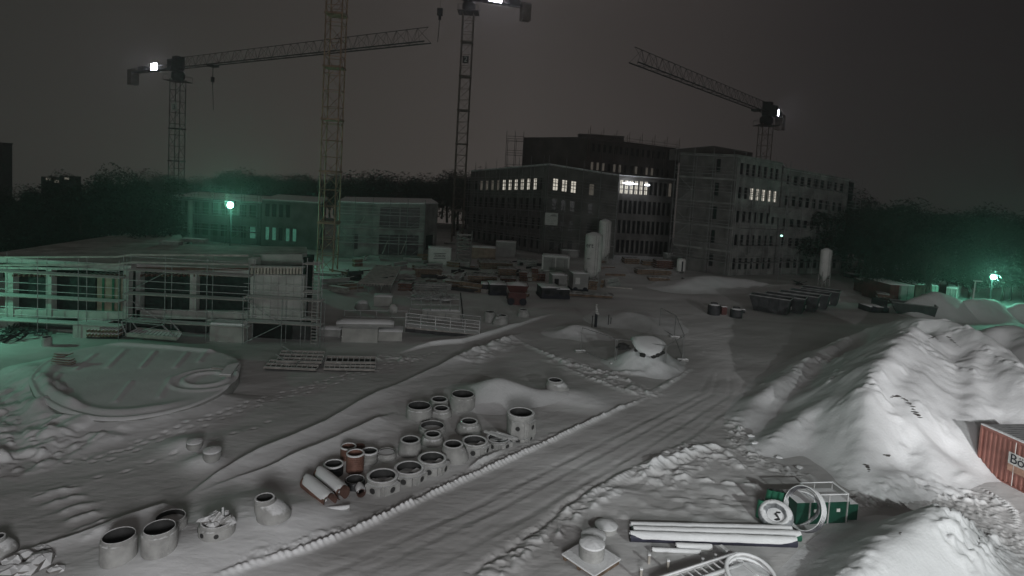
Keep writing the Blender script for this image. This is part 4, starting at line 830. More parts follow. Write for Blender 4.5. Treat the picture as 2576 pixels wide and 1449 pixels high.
# stacked pair at the far right of the group
t, c, r, H = base(1306, 1086, 60, 1112, 'lower flat faced base under the stacked ring at the right end', -1.7)
zb_ = ORIG[t.name].z; H += zb_; c2 = c; H2 = zat(c.x, c.y, 1036)
t = thing('manhole_chamber', 'tall flat faced base stacked on another base at the right end of the group', 'manhole base', (c.x, c.y, H), 0, RG_); hh = H2 - H; b = MB(); r = wpx(73, c.y) / 2
b.lathe([(r * .93, 0), (r * .95, hh * .72), (r, hh * .76), (r, hh - .03), (r * .97, hh), (r * .80, hh), (r * .78, hh - .02)], n=44); b.build('wall', CONR, t, True)
b = MB(); b.lathe([(r * .78, hh - .02), (r * .78, .35 * hh)], n=40); b.build('inner_wall', INNER, t, True)
b = MB(); disc(b, r * .78, .5 * hh); b.build('floor_snow_and_shade', SNOW, t, True)
for a in (-1.75, -.6):
    b = MB(); b.box((math.cos(a) * r * .62, math.sin(a) * r * .62, hh * .36), (r * .84, r * .9, hh * .72), a); s = b.build('socket_block', CONR, t)
    p0 = Vector((math.cos(a) * r * 1.045, math.sin(a) * r * 1.045, hh * .45)); b = MB(); b.tube(p0, p0 + Vector((math.cos(a), math.sin(a), 0)) * .015, .11, 18); b.build('opening', INNER, s)
# black and orange corrugated pieces
def ribbed(x, ytop, wd, ybot, label, m, name, ribs=9, fill=0.1, cat='pipe', rim=None):
    c, r, H = place_round(x, ytop, wd, ybot); t = thing(name, label, cat, (c.x, c.y, gz(c.x, c.y) - .03)); pr = []
    for k in range(ribs * 4 + 1):
        z = H * k / (ribs * 4); pr.append((r * (.93 + .07 * (1 if k % 4 in (1, 2) else 0)), z))
    b = MB(); b.lathe(pr + [(r * .97, H), (r * .88, H), (r * .86, H - .02)], n=36); b.build('wall', m, t, True)
    b = MB(); b.lathe([(r * .86, H - .02), (r * .86, fill * H), (.01, fill * H)], n=36); b.build('inner_wall', m if m is RUST else INNER, t, True)
    if rim: b = MB(); b.lathe([(r * 1.02, H - .03), (r * 1.03, H + .02), (r * .86, H + .035), (r * .83, H)], n=36); b.build('rim_snow', SNOW, t, True)
    return t
ribbed(892, 1138, 43, 1194, 'orange corrugated pipe standing upright nearest the front of the pipe cluster', RUST, 'corrugated_pipe', 9, rim=True)
ribbed(875, 1121, 38, 1160, 'orange corrugated pipe standing upright behind the other two at the left', RUST, 'corrugated_pipe', 6, rim=True)
ribbed(902, 1120, 30, 1150, 'dark orange upright pipe hidden behind the front orange pipe', RUST, 'corrugated_pipe', 5)
ribbed(838, 1165, 48, 1203, 'black plastic manhole ring with a white frosted rim left of the orange pipes', BLACKP, 'plastic_ring', 4, cat='plastic ring', rim=True)
ribbed(892, 1203, 49, 1238, 'black ribbed plastic ring in front of the orange pipe', BLACKP, 'plastic_ring', 6, fill=.6, cat='plastic ring')
ribbed(928, 1133, 41, 1172, 'grey ring wrapped in crumpled sheet right of the orange pipe', GREY, 'wrapped_ring', 3, cat='plastic ring', rim=True)
def lying(p, q, r, label, m, name='corrugated_pipe', cat='pipe', rib=True, cap=SNOW, inner=None, capw=1.0):
    p = Vector(p); q = Vector(q); d = q - p; Ln = d.length; t = thing(name, label, cat, p); qq = d.to_track_quat('Z', 'Y'); n = 26; vs = []; K = int(Ln / .045) if rib else 2; b = MB()
    for k in range(K + 1):
        rr = r * (1 if (not rib or k % 3) else .93)
        for i in range(n): vs.append(qq @ Vector((rr * math.cos(2 * math.pi * i / n), rr * math.sin(2 * math.pi * i / n), Ln * k / K)))
    b.add(vs, [(k * n + i, k * n + (i + 1) % n, (k + 1) * n + (i + 1) % n, (k + 1) * n + i) for k in range(K) for i in range(n)]); b.build('wall', m, t, True)
    b = MB(); vs = []
    for k in range(2):
        for i in range(n): vs.append(qq @ Vector((r * .88 * math.cos(2 * math.pi * i / n), r * .88 * math.sin(2 * math.pi * i / n), Ln * k)))
    for k in range(2):
        for i in range(n): vs.append(qq @ Vector((r * math.cos(2 * math.pi * i / n), r * math.sin(2 * math.pi * i / n), Ln * k)))
    b.add(vs, [(i, n + i, n + (i + 1) % n, (i + 1) % n) for i in range(n)] + [(i, (i + 1) % n, 2 * n + (i + 1) % n, 2 * n + i) for i in range(n)] + [(n + i, 3 * n + i, 3 * n + (i + 1) % n, n + (i + 1) % n) for i in range(n)]); b.build('inner_wall', inner or mat('terracotta_shade', (.09, .05, .04), .8, .3, 3), t, True)  # terracotta inner wall painted darker to stand for the shade inside
    if cap:
        sd = d.cross(Vector((0, 0, 1))).normalized(); u = Vector((0, 0, 1)); b = MB(); m_ = 9; K = max(6, int(Ln / .12)); vs = []
        for k in range(K + 1):
            base_ = d * (k / K); e_ = 1 - .35 * (abs(2 * k / K - 1) ** 12)
            for i in range(m_):
                a = math.pi * (0.5 + capw * .42 * (i / (m_ - 1) * 2 - 1)); th = .05 * math.sin(math.pi * i / (m_ - 1)) + .004 + .01 * mnoise.noise((k * .3, i * .5, r * 9)); vs.append(base_ + sd * math.cos(a) * (r + th) * e_ + u * math.sin(a) * (r + th))
        b.add(vs, [(k * m_ + i, (k + 1) * m_ + i, (k + 1) * m_ + i + 1, k * m_ + i + 1) for k in range(K) for i in range(m_ - 1)]); b.build('snow_cap', cap, t, True)
    return t
r = .275
lying(tuple(atz(771, 1212, r)), tuple(atz(831, 1262, r)), r, 'orange corrugated pipe lying snow capped in front of its twin', RUST)
lying(tuple(atz(803, 1192, r)), tuple(atz(864, 1241, r)), r, 'orange corrugated pipe lying snow capped behind its twin', RUST)
lying(tuple(atz(818, 1285, .08)), tuple(atz(879, 1279, .08)), .09, 'thin pale pipe in the snow in front of the orange pipes', GREY, 'thin_pipe', rib=False)
lying(tuple(atz(903, 1226, .17)), tuple(atz(909, 1241, .17)), .17, 'short black pipe stub with its mouth towards the drive', BLACKP, 'pipe_stub', rib=False)
for x, yt, wd, yb, lb in ((489, 1106, 41, 1137, 'snow capped short concrete ring, left of the close pair below the round slab'), (533, 1127, 46, 1164, 'snow capped short concrete ring, right of the close pair below the round slab')):
    c, r, H = place_round(x, yt, wd, yb); t = thing('concrete_cover_ring', lb, 'manhole ring', (c.x, c.y, gz(c.x, c.y) - .03), 0, 'two capped rings in the open snow'); b = MB()
    b.lathe([(r * .8, 0), (r, H * .35), (r, H * .72), (r * .9, H * .74), (r * .9, H * .8)], n=36); b.build('wall', CONC, t, True)
    b = MB(); b.lathe([(r * .9, H * .8), (r * .99, H * .82), (r * .98, H * .95)], n=36); disc(b, r * .98, H * .95, 36, .07); b.build('snow_cap', SNOW, t, True)
# rubble at the lower left edge
rr_ = random.Random(12)
for k, (x, y, s) in enumerate(((30, 1428, .32), (60, 1405, .26), (95, 1425, .34), (70, 1440, .28), (120, 1402, .22), (110, 1385, .18), (140, 1440, .2), (20, 1448, .3))):
    p = atz(x, y); b = MB(); rock(b, (p.x, p.y, s * .35), s, rr_, rr_.uniform(1, 1.6), rr_.uniform(.7, 1.3)); o = b.build('stone', STONE); tag(o, 'snow covered broken block at the lower left corner, ' + ('lowest left', 'behind the lowest pair', 'biggest of the heap', 'in the middle', 'highest right', 'farthest back', 'smallest at the right end', 'half cut by the bottom edge')[k], 'stone', 'broken blocks in the lower left corner')
# ---------------------------------------------------------------- lids, pallet and long pipes at the lower right
def drum(x, yt, wd, yb, label, bands=2, z0=None):
    c, r, H = place_round(x, yt, wd, yb); zg = gz(c.x, c.y); H += zg; z0 = zg - .02 if z0 is None else z0 + zg; H -= z0; t = thing('concrete_ring_stack', label, 'capped ring', (c.x, c.y, z0), 0, 'snow capped rings by the pallet'); b = MB()
    pr = [(r * .97, 0)]
    for k in range(bands + 1): z0 = H * .84 * k / (bands + 1); z1 = H * .84 * (k + 1) / (bands + 1); pr += [(r * .97, z0 + .02), (r * .97, z1 - .015), (r * .955, z1)]
    b.lathe(pr, n=40); b.build('wall', CONR, t, True); b = MB(); b.lathe([(r * .96, H * .84), (r * 1.0, H * .85), (r * .99, H * .92), (r * .95, H * .96)], n=40); disc(b, r * .95, H * .96, 36, .10); b.build('snow_cap', SNOW, t, True); return c, r
drum(1523, 1318, 56, 1348, 'snow capped low ring farthest back of the three near the pallet', 0)
drum(1489, 1342, 60, 1404, 'snow capped ring half hidden behind the one on the pallet', 2)
c, r = drum(1485, 1362, 63, 1436, 'snow capped tall ring standing on the snowy pallet', 2, .23)
t = thing('pallet', 'snowy wooden pallet under the front capped ring', 'pallet', (c.x, c.y, gz(c.x, c.y) + 0.02), 0.75)
for k in range(6): b = MB(); b.box((-.62 + k * .25, 0, .15), (.16, 1.35, .03)); b.build('slat', WOOD, t)
for k in (-.6, 0, .6): b = MB(); b.box((0, k, .065), (1.3, .11, .12)); b.build('runner', WOOD, t)
b = MB(); b.box((0, 0, .19), (1.36, 1.40, .04)); b.build('snow_cap', SNOW, t)
def longpipe(a, b_, z, r, label, m, name='long_pipe', cw=1.0, cap=SNOW): return lying(tuple(atz(a[0], a[1], z)), tuple(atz(b_[0], b_[1], z)), r, label, m, name, rib=False, inner=INNER, cap=cap, capw=cw)
longpipe((1584, 1350), (2002, 1365), .16, .165, 'long snow covered pipe with bare dark flank in front of the bundle', mat('dark_plastic', (.04, .04, .06), .5), cw=1.1)
longpipe((1592, 1338), (2012, 1350), .17, .165, 'long snow covered pipe in the middle of the bundle with green end', GREENP, cw=1.35)
longpipe((1586, 1326), (1990, 1336), .17, .15, 'long snow covered pipe at the back of the bundle', GREENP, cw=1.35)
longpipe((1700, 1376), (1790, 1379), .1, .10, 'short snowy pipe just before the long bundle', GREY, 'short_pipe', cw=1.2)
longpipe((1640, 1385), (1762, 1390), .06, .06, 'thin bent snow covered rod before the bundle', GREY, 'thin_pipe', cw=1.3)
for i, (x, y0, y1) in enumerate(((1632, 1396, 1417), (1679, 1411, 1438), (1611, 1432, 1462))):
    g = atz(x, y1); z = zat(g.x, g.y, y0); b = MB(); b.box((0, 0, z / 2 - .05), (.07, .07, z + .1)); t = thing('wooden_stake', ('wooden stake nearest the thin rod', 'wooden stake right of the other two with pale snow top', 'wooden stake at the bottom edge left of the truss')[i], 'stake', (g.x, g.y, 0)); b.build('post', mat('raw_wood', (.4, .37, .33), .8), t); b = MB(); b.box((0, 0, z + .02), (.09, .09, .05)); b.build('snow_cap', SNOW, t)
# big hoop and truss
def hoop(c, R0, r, tilt, label, m, name='hose_coil', rings=3, sq=1.0, cap=True, spread=.1, flat=1.0, azi=0.0):
    t = thing(name, label, 'coil', c); M = Matrix.Rotation(azi, 3, 'Z') @ Matrix.Rotation(tilt, 3, 'X')
    for k in range(rings):
        b = MB(); n = 48; m_ = 8; vs = []; RR_ = R0 * (1 - .0 * k)
        for i in range(n):
            a = 2 * math.pi * i / n; ce = Vector((RR_ * math.cos(a), RR_ * math.sin(a) * sq, k * spread)); rd = Vector((math.cos(a), math.sin(a), 0))
            for j in range(m_): f = 2 * math.pi * j / m_; vs.append(M @ (ce + rd * r * math.cos(f) + Vector((0, 0, r * flat * math.sin(f)))))
        b.add(vs, [(i * m_ + j, ((i + 1) % n) * m_ + j, ((i + 1) % n) * m_ + (j + 1) % m_, i * m_ + (j + 1) % m_) for i in range(n) for j in range(m_)]); b.build('loop', m, t, True)
    return t
g = atz(1898, 1440, .5); t = hoop((g.x, g.y + .3, .12), .74, .07, R(12), 'big snow crusted hoop tilted behind the fallen truss', mat('frosted', (.5, .5, .5), .7, snow=1.0, snow_lo=.2), 'steel_hoop', 2, spread=.18)
b = MB(); disc(b, .66, .10, 30, .06); b.build('snow_cap', SNOW, t, True)
FROST = MAT['frosted']
p = atz(1722, 1452, .25); q = atz(1852, 1408, .25); t = thing('fallen_truss', 'fallen steel truss with twin chords and cross head by the hoop', 'truss', p); d = (q - p); u = Vector((0, 0, 1)); s = d.cross(u).normalized()
for o_ in (-.26, 0.26): b = MB(); b.tube(s * o_ - d * .5, s * o_ + d, .075, 10); b.build('chord', FROST, t, True)
b = MB(); b.tube(s * 0 + u * .25 - d * .5, u * .25 + d, .045, 8); b.build('chord', FROST, t, True)
b = MB()
for k in range(-4, 9): b.tube(s * -.26 + d * k / 8, s * .26 + d * k / 8, .03, 5)
b.build('lacing', FROST, t); b = MB(); b.bar(d * 1.02 - s * .75, d * 1.0 + s * .85, .16, .12); b.build('cross_head', FROST, t)
for k in (.45, .7, .92): b = MB(); b.tube(d * k - s * .26 + u * .05, d * k - s * .26 + u * .2, .05, 8); b.build('bolt', FROST, t)
b = MB(); b.bar(d * 1.02 + s * .8, d * 1.2 + s * 1.5, .14, .1); b.build('brace', FROST, t)
# green crate, coils, upright green pipes
p = atz(2003, 1322); q = atz(2160, 1316); H = 0.85; d = q - p; a = math.atan2(d.y, d.x); ln = d.length
t = thing('green_tank', 'green plastic tank with open snowy frame on top behind the coils', 'tank', p, a); n_ = Vector((0, 1, 0)); b = MB()
b.box((ln * .42, .55, H / 2), (ln * .84, 1.0, H)); b.build('body', GREENS, t); b = MB(); b.box((ln * .93, .5, H * .42), (ln * .17, .7, H * .75)); b.build('end_box', GREENS, t)
for k in (.30, .66): b = MB(); b.box((ln * k, .037, H * .62), (.14, .03, .12)); b.build('label_plate', WHITE, t)
b = MB()
for x_ in (.28, .52, .82):
    for y_ in (.1, 1.0): b.tube((ln * x_, y_, H), (ln * x_, y_, H + .27), .025, 6)
for y_ in (.1, 1.0): b.tube((ln * .28, y_, H + .27), (ln * .82, y_, H + .27), .025, 6)
for x_ in (.28, .82): b.tube((ln * x_, .1, H + .27), (ln * x_, 1.0, H + .27), .035, 6)
b.build('frame', FROST, t)
for k in (.2, .50, .80): b = MB(); b.box((ln * k, .035, H * .5), (.05, .05, H)); b.build('strap', GREY, t)
for i, (x, y, x2, y2, r) in enumerate(((1938, 1245, 1925, 1290, .115), (1951, 1247, 1938, 1294, .125), (1966, 1250, 1955, 1296, .11), (1915, 1270, 1908, 1302, .115))):
    g = atz(x2, y2); top = atY(x, y - 14, g.y + .0); b = MB(); t = lying(tuple(top), (g.x, g.y, 0.02), r, ('upright green pipe, left of the back three', 'upright green pipe, middle and tallest of the back three', 'upright green pipe, right of the back three', 'upright green pipe standing alone to the left, lower than the rest')[i], GREENP, 'green_pipe', rib=False, cap=None, inner=INNER); tag(t, group='green pipes beside the coil')
g = atz(1960, 1338); t = hoop((g.x, g.y + .38, .42), .47, .17, R(48), 'fat wrapped hose coil leaning with snow in its eye', mat('frost_wrap', (.22, .23, .24), .6, .5, 5, .6, 12, snow=1.0, snow_lo=.5), 'hose_coil', 1, azi=-.75, sq=.84)
b = MB(); rr_ = random.Random(3)
M = Matrix.Rotation(-.75, 3, 'Z') @ Matrix.Rotation(R(48), 3, 'X'); vs = []; k0 = MB(); disc(k0, .38, 0, 24, .06); b.add([M @ Vector(v) for v in k0.v], k0.f); b.build('snow_fill', SNOW, t, True)
b = MB()
for k in range(9): v = M @ Vector((.08 + .07 * math.sin(k * .8), -.16 + .036 * k, .05)); rock(b, v, .055 + .02 * math.sin(k * 1.7), rr_, 1.3, .6)
b.build('shade_patch', INNER, t)  # dark lumps painting the shaded gap in the coil's eye
g = atz(2030, 1335); hoop((g.x, g.y + .2, .72), .78, .035, R(68), 'thin dark hose looped upright in front of the green tank', mat('hose', (.12, .12, .13), .5, .3, 4, snow=1.0, snow_lo=.1), 'hose_loop', 4, azi=-1.15, spread=.07)
g = atz(2050, 1342); t = thing('bent_duct', 'broad bent duct arching snow covered over the coils', 'duct', (g.x, g.y + .25, 0)); b = MB(); pts = []; n = 24; wv = .11
for i in range(n + 1):
    a_ = R(-65) + i / n * R(150); pts.append(Vector((-.75 + 1.0 * math.cos(a_), .1 - .15 * math.sin(a_), .72 + .78 * math.sin(a_))))
vs = []
for k_, p_ in enumerate(pts):
    for j in range(8): f = 2 * math.pi * j / 8; dr = Vector((p_.x + .75, 0, p_.z - .72)).normalized(); tw = wv * math.sin(math.pi * (k_ + .5) / (n + 1)) ** .5; vs.append(p_ + dr * tw * .45 * math.cos(f) + Vector((.25, 1, 0)) * tw * 1.3 * math.sin(f))
b.add(vs, [(k_ * 8 + j, (k_ + 1) * 8 + j, (k_ + 1) * 8 + (j + 1) % 8, k_ * 8 + (j + 1) % 8) for k_ in range(n) for j in range(8)]); b.build('duct', MAT['frost_wrap'], t, True)
# ---------------------------------------------------------------- red container
p = atz(2455, 1181); q = atz(2576, 1245); d = Vector((q.x - p.x, q.y - p.y, 0)); d.normalize(); a = math.atan2(d.y, d.x); LN = 6.06; HH = zat(p.x, p.y, 1068)
t = thing('shipping_container', 'red corrugated container with a white lettered sign at the right edge', 'container', (p.x, p.y, 0), a)
def corr(ln, H, step=.20, dep=.045):
    vs = []; fs = []; x = 0; k = 0; pr = []
    while x < ln: pr += [(x, 0), (x + step * .35, 0), (x + step * .5, dep), (x + step * .85, dep)]; x += step
    pr.append((ln, 0))
    for x, y in pr: vs += [(min(x, ln), y, .12), (min(x, ln), y, H - .1)]
    for i in range(len(pr) - 1): fs.append((2 * i, 2 * i + 2, 2 * i + 3, 2 * i + 1))
    return vs, fs
b = MB(); vs, fs = corr(LN, HH, .22); b.add([(x, y + .03, z) for x, y, z in vs], fs); b.build('side_wall', REDC, t)
b = MB(); b.box((LN / 2, 1.25, HH / 2), (LN - .1, 2.25, HH - .3)); b.build('body', REDC, t)
b = MB(); b.box((LN / 2, .04, .06), (LN, .10, .12)); b.box((LN / 2, .04, HH - .05), (LN, .10, .10)); b.box((.05, .04, HH / 2), (.1, .11, HH)); b.box((LN - .05, .04, HH / 2), (.1, .11, HH)); b.box((.05, 1.25, .06), (.1, 2.4, .12)); b.build('frame', REDC, t)
for k in range(3): b = MB(); b.box((1.7 + k * 1.6, -.015, HH * .5), (.02, .02, HH - .2)); b.build('seam', WHITE, t)
b = MB(); N_ = 60
for i in range(N_): b.box((LN * (i + .5) / N_, 1.22, HH - .03 + .035 * (i % 2)), (LN / N_ - .002, 2.36, .07))
b.build('roof', mat('roof_dark', (.10, .10, .10), .7, .4, 3, snow=.35, snow_lo=.75), t)
b = MB(); b.box((LN / 2, .06, HH + .035), (LN, .16, .05)); b.build('snow_edge', SNOW, t)
sx = (Vector(tuple(atz(2533, 1150, 1.3))) - Vector((p.x, p.y, 0))).dot(d); SW = 2.6; b = MB(); b.box((sx + SW / 2, -.012, HH * .60), (SW, .02, .52)); s = b.build('sign', WHITE, t)
b = MB(); b.box((sx + SW / 2, -.012, HH * .60 - .42), (SW, .02, .31)); b.build('sign_lower_band', mat('sign_tan', (.45, .27, .20), .7), t)
lettering('Bö', t, (sx + .07, -.03, HH * .60 - .01), .60, (R(90), 0, 0), INK, .004, align='LEFT').location = (sx + .07, -.03, HH * .60 - .01)

rr_ = random.Random(31)
for k, (x, y, s_) in enumerate(((2150, 1205, .16), (2172, 1222, .22), (2205, 1232, .18), (2128, 1188, .14), (2240, 1226, .2), (2275, 1212, .15), (2190, 1246, .12), (1900, 1118, .2), (1925, 1128, .15), (1888, 1098, .14), (1960, 1152, .14), (2010, 1178, .15))):
    p = atz(x, y); b = MB(); rock(b, (p.x, p.y, s_ * .3), s_, rr_, rr_.uniform(1, 1.6), .8); o = b.build('snow_clod', SNOW); tag(o, 'loose snow clod at the foot of the big floodlit heap', 'snow clod', 'loose snow clods at the foot of the big heap', 'thing')

from mathutils.bvhtree import BVHTree
def on_heap(H, pts, s0, s1, label, n=3, m=None):
    me = H.data; vs = [v.co.copy() for v in me.vertices]; bv = BVHTree.FromPolygons(vs, [tuple(p.vertices) for p in me.polygons]); rr = random.Random(len(pts)); t = None; o0 = Vector(CAM)
    b = MB()
    for (x0, y0), (x1, y1) in zip(pts, pts[1:]):
        for k in range(n):
            x = x0 + (x1 - x0) * k / n + rr.uniform(-2, 2); y = y0 + (y1 - y0) * k / n + rr.uniform(-1.5, 1.5); d = Vector(ray(x, y)).normalized(); h = bv.ray_cast(o0, d)
            if h[0] is None: continue
            if t is None: t = thing('soil_crack', label, 'soil crack', h[0])
            rock(b, tuple(h[0]), rr.uniform(s0, s1), rr, rr.uniform(1.2, 2.2), .35)
    if t is not None: b.build('soil', m or mat('bare_soil', (.10, .09, .085), .95, .4, 5), t, world=True)
on_heap(HEAP_A, [(2240, 998), (2262, 996), (2280, 1006), (2296, 1022), (2304, 1040), (2316, 1052)], .04, .11, 'dark crack curving across the middle of the big floodlit heap', 4)
on_heap(HEAP_A, [(2338, 852), (2352, 846), (2366, 862)], .04, .09, 'short dark crack high on the big floodlit heap', 4)
on_heap(HEAP_A, [(2384, 846), (2402, 862), (2420, 876)], .04, .10, 'slanting dark crack near the crest of the big floodlit heap', 4)
on_heap(HEAP_A, [(2225, 1144), (2232, 1147), (2240, 1143)], .05, .09, 'small dark clod showing low on the big floodlit heap', 2)
on_heap(HEAP_A, [(2176, 1168), (2184, 1176), (2188, 1190)], .04, .08, 'dark clods at the lower left foot of the big floodlit heap', 3)
on_heap(HEAP_B, [(2262, 1342), (2268, 1338)], .03, .05, 'tiny dark clod on the lower right heap', 2)
# ================================================================ THINGS ABOUT THE YARD
def front(x0, x1, yb0, yb1, yt, dep, z0=0.0):
    """corners of a box whose front foot runs from (x0,yb0) to (x1,yb1) in the picture and whose top left corner shows at yt"""
    a, c = atz(x0, yb0, z0), atz(x1, yb1, z0); d = Vector((c.x - a.x, c.y - a.y, 0)); ln = d.length; ang = math.atan2(d.y, d.x); H = zat(a.x, a.y, yt) - z0; return a, ang, ln, H
def boxy(name, label, cat, x0, x1, yb0, yb1, yt, dep, m, cap=.12, group=None, body='body', det=None, z0=0.0):
    a, ang, ln, H = front(x0, x1, yb0, yb1, yt, dep, z0); H = max(H, .15); t = thing(name, label, cat, (a.x, a.y, z0), ang, group)
    b = MB(); b.box((ln / 2, dep / 2, H / 2), (ln, dep, H)); b.build(body, m, t)
    if cap:
        b = MB(); n = max(3, int(ln / .5)); k_ = max(2, int(dep / .6)); vs = []; fs = []
        for j in range(k_ + 1):
            for i in range(n + 1): e_ = 1 if 0 < i < n and 0 < j < k_ else 0; vs.append((-.03 + (ln + .06) * i / n, -.03 + (dep + .06) * j / k_, H + cap * (.35 + .65 * e_) + .04 * mnoise.noise((i * .7 + x0, j * .7, yb0))))
        for j in range(k_):
            for i in range(n): q = j * (n + 1) + i; fs.append((q, q + 1, q + n + 2, q + n + 1))
        b.add(vs, fs); m0 = (n + 1) * (k_ + 1); b2 = [(0, 0), (n, 0), (n, k_), (0, k_)]
        edge = [i for i in range(n + 1)] + [j * (n + 1) + n for j in range(1, k_ + 1)] + [k_ * (n + 1) + i for i in range(n - 1, -1, -1)] + [j * (n + 1) for j in range(k_ - 1, 0, -1)]
        vs2 = [(vs[i][0], vs[i][1], H - .005) for i in edge]; L_ = len(edge); k0 = len(b.v); b.v += vs2
        for i in range(L_): b.f.append((k0 + i, k0 + (i + 1) % L_, edge[(i + 1) % L_], edge[i])); b.m.append(0)
        b.build('snow_cap', SNOW, t, True)
    if det: det(t, ln, dep, H)
    return t, ln, dep, H
def d_door(t, ln, dep, H):
    for k in (.27, .73): b = MB(); b.box((ln * k, -.02, H * .5), (ln * .42, .03, H * .84)); dr = b.build('door', GREY, t); b = MB(); b.tube((ln * (k + .1), -.05, H * .15), (ln * (k + .1), -.05, H * .85), .02, 5); b.build('handle', STEELD, dr)
def d_ribs(t, ln, dep, H):
    b = MB(); n = int(ln / .3)
    for k in range(n): b.box((ln * (k + .5) / n, -.015, H * .5), (.1, .03, H * .9))
    b.build('ribs', GREY, t)
# white container with lettering
t, ln, dep, H = boxy('site_container', 'white site container with barred lettering in the middle of the yard', 'container', 1076, 1134, 665, 667, 624, 2.4, WHITE, .12)
for k in (.38, .70): b = MB(); b.box((ln * .5, -.012, H * k), (ln * .54, .02, .07)); b.build('sign_bar', INK, t)
o = lettering('ZÜBLIN', t, (0, 0, 0), .44, (R(90), 0, 0), INK, .006); o.location = (ln * .5, -.02, H * .54)
b = MB(); b.box((.04, -.01, H / 2), (.08, .03, H)); b.box((ln - .04, -.01, H / 2), (.08, .03, H)); b.build('corner_post', GREY, t)
for a_ in (
    ('site_container', 'two toned grey container left behind the pale one', 'container', 1246, 1296, 645, 648, 608, 2.5, GREY, .1, None, d_ribs),
    ('site_container', 'pale container standing left of the tall white silo', 'container', 1362, 1431, 681, 686, 643, 2.6, WHITE, .1, None, d_door),
    ('site_container', 'low grey container just left of the silo in front of the banner', 'container', 1412, 1456, 646, 648, 629, 2.4, GREY, .1, None, d_ribs),
    ('timber_stack', 'long tarpaulin covered stack right of the stair tower', 'stack', 1186, 1246, 650, 653, 622, 2.4, TARP, .15, None, None),
    ('site_container', 'small grey box container on the far side before the recess', 'container', 1676, 1712, 668, 670, 640, 2.2, GREY, .1, None, d_door)):
    boxy(*a_[:7], *a_[7:10], cap=a_[10], det=a_[12])
def stack(label, x0, x1, yb0, yb1, yt, dep, m, layers=5, cap=.15, grp='material stacks in the yard', name='board_stack', cat='stack', over=.0, z0=0.0):
    a, ang, ln, H = front(x0, x1, yb0, yb1, yt, dep, z0); H = max(H, .3); t = thing(name, label, cat, (a.x, a.y, z0), ang, grp); rr = random.Random(int(x0)); n = layers
    for k in range(n):
        z = H * (k + .5) / n; w2 = ln * rr.uniform(.92, 1.0); b = MB(); b.box((ln / 2 + rr.uniform(-.06, .06), dep / 2 + rr.uniform(-.05, .05), z), (w2, dep * rr.uniform(.9, 1.0), H / n * .72)); b.build('layer', m, t)
    b = MB()
    for k in range(n):
        for q in (.15, .5, .85): b.box((ln * q, dep / 2, H * (k + .02) / n), (.12, dep * .9, H / n * .28))
    b.build('spacers', WOOD, t)
    if cap:
        b = MB(); n2, k2 = max(4, int(ln / .35)), 4; hh = [[cap * (.25 + 1.1 * abs(mnoise.noise((i * .55 + x0, j * .8, yb0 * .1)))) * (0.35 if i in (0, n2) or j in (0, k2) else 1) for i in range(n2 + 1)] for j in range(k2 + 1)]
        b.add([(ln * i / n2, dep * j / k2, H + hh[j][i]) for j in range(k2 + 1) for i in range(n2 + 1)], [(j * (n2 + 1) + i, j * (n2 + 1) + i + 1, (j + 1) * (n2 + 1) + i + 1, (j + 1) * (n2 + 1) + i) for j in range(k2) for i in range(n2)])
        b.box((ln / 2, dep / 2, H + .02), (ln * .99, dep * .99, .05)); b.build('snow_cap', DIMSNOW, t)
    return t
S_ = [
 ('formwork boards stacked under snow right of the lattice formwork', 1042, 1113, 697, 699, 676, 2.2, WOOD, 6),
 ('red brown formwork crate at the left of the second row', 1000, 1035, 731, 733, 712, 1.4, WOODR, 3),
 ('long snowy beams laid on blocks in the second row', 1040, 1136, 729, 733, 713, 1.2, GREY, 3),
 ('low pallet of boards behind the second row', 1068, 1098, 712, 713, 704, 1.2, WOOD, 2),
 ('wide snowy board pile behind the dark machine row, farthest back', 1206, 1290, 676, 679, 660, 2.5, WOOD, 4),
 ('snowy board pile right of the wide one, slightly nearer', 1252, 1300, 697, 699, 676, 2.0, WOOD, 4),
 ('long pile with bright snow top at the left of the machine row', 1174, 1252, 712, 716, 693, 1.8, WOOD, 4),
 ('brown crates with snow behind the dark machine row', 1258, 1300, 716, 718, 700, 1.6, WOODR, 3),
 ('reddish pallet crates, left one of three beside the pale container', 1306, 1326, 707, 708, 684, 1.2, WOODR, 4),
 ('reddish tall crate pile, middle one of three beside the pale container', 1336, 1354, 706, 707, 675, 1.3, WOODR, 5),
 ('reddish crate pile, right one of three beside the pale container', 1354, 1372, 707, 708, 688, 1.2, WOODR, 3),
 ('pale cube of blocks between the reddish crates', 1326, 1337, 708, 709, 688, 1.0, GREY, 2),
 ('flat mat of dark boards lying at the end of the machine row', 1410, 1545, 744, 752, 737, 1.6, WOOD, 1),
 ('crates stacked behind the legs of the white silo', 1478, 1502, 729, 731, 706, 1.6, WOOD, 4),
 ('long low pile behind the pale container', 1300, 1352, 668, 671, 654, 2.0, GREY, 3),
 ('scattered boards under snow right of the silos', 1600, 1690, 690, 694, 677, 1.8, WOOD, 3),
 ('low brick pile next to the narrow white tank', 1650, 1694, 676, 678, 655, 2.0, WOODR, 4),
 ('half buried boards at the foot of the snow bank', 1632, 1686, 706, 709, 698, 1.2, WOOD, 2),
 ('dark crates by the recess between the office shells', 1570, 1610, 664, 666, 650, 2.0, WOOD, 3),
 ('snowy crates before the recess, left of the brick pile', 1616, 1650, 668, 670, 656, 1.6, WOOD, 2),
 ('stacked frames before the crane marked 2', 1150, 1182, 672, 674, 658, 1.6, GREY, 4),
 ('low stack between stair tower and grey container', 1200, 1240, 664, 666, 654, 1.6, WOOD, 2),
 ('dark reddish crates at the entrance of the green lit track', 2204, 2236, 762, 766, 738, 1.8, WOODR, 3),
 ('rough dark pile beside the green lit track', 2150, 2196, 716, 722, 702, 2.0, WOOD, 2)]
for a_ in S_: stack(*a_)
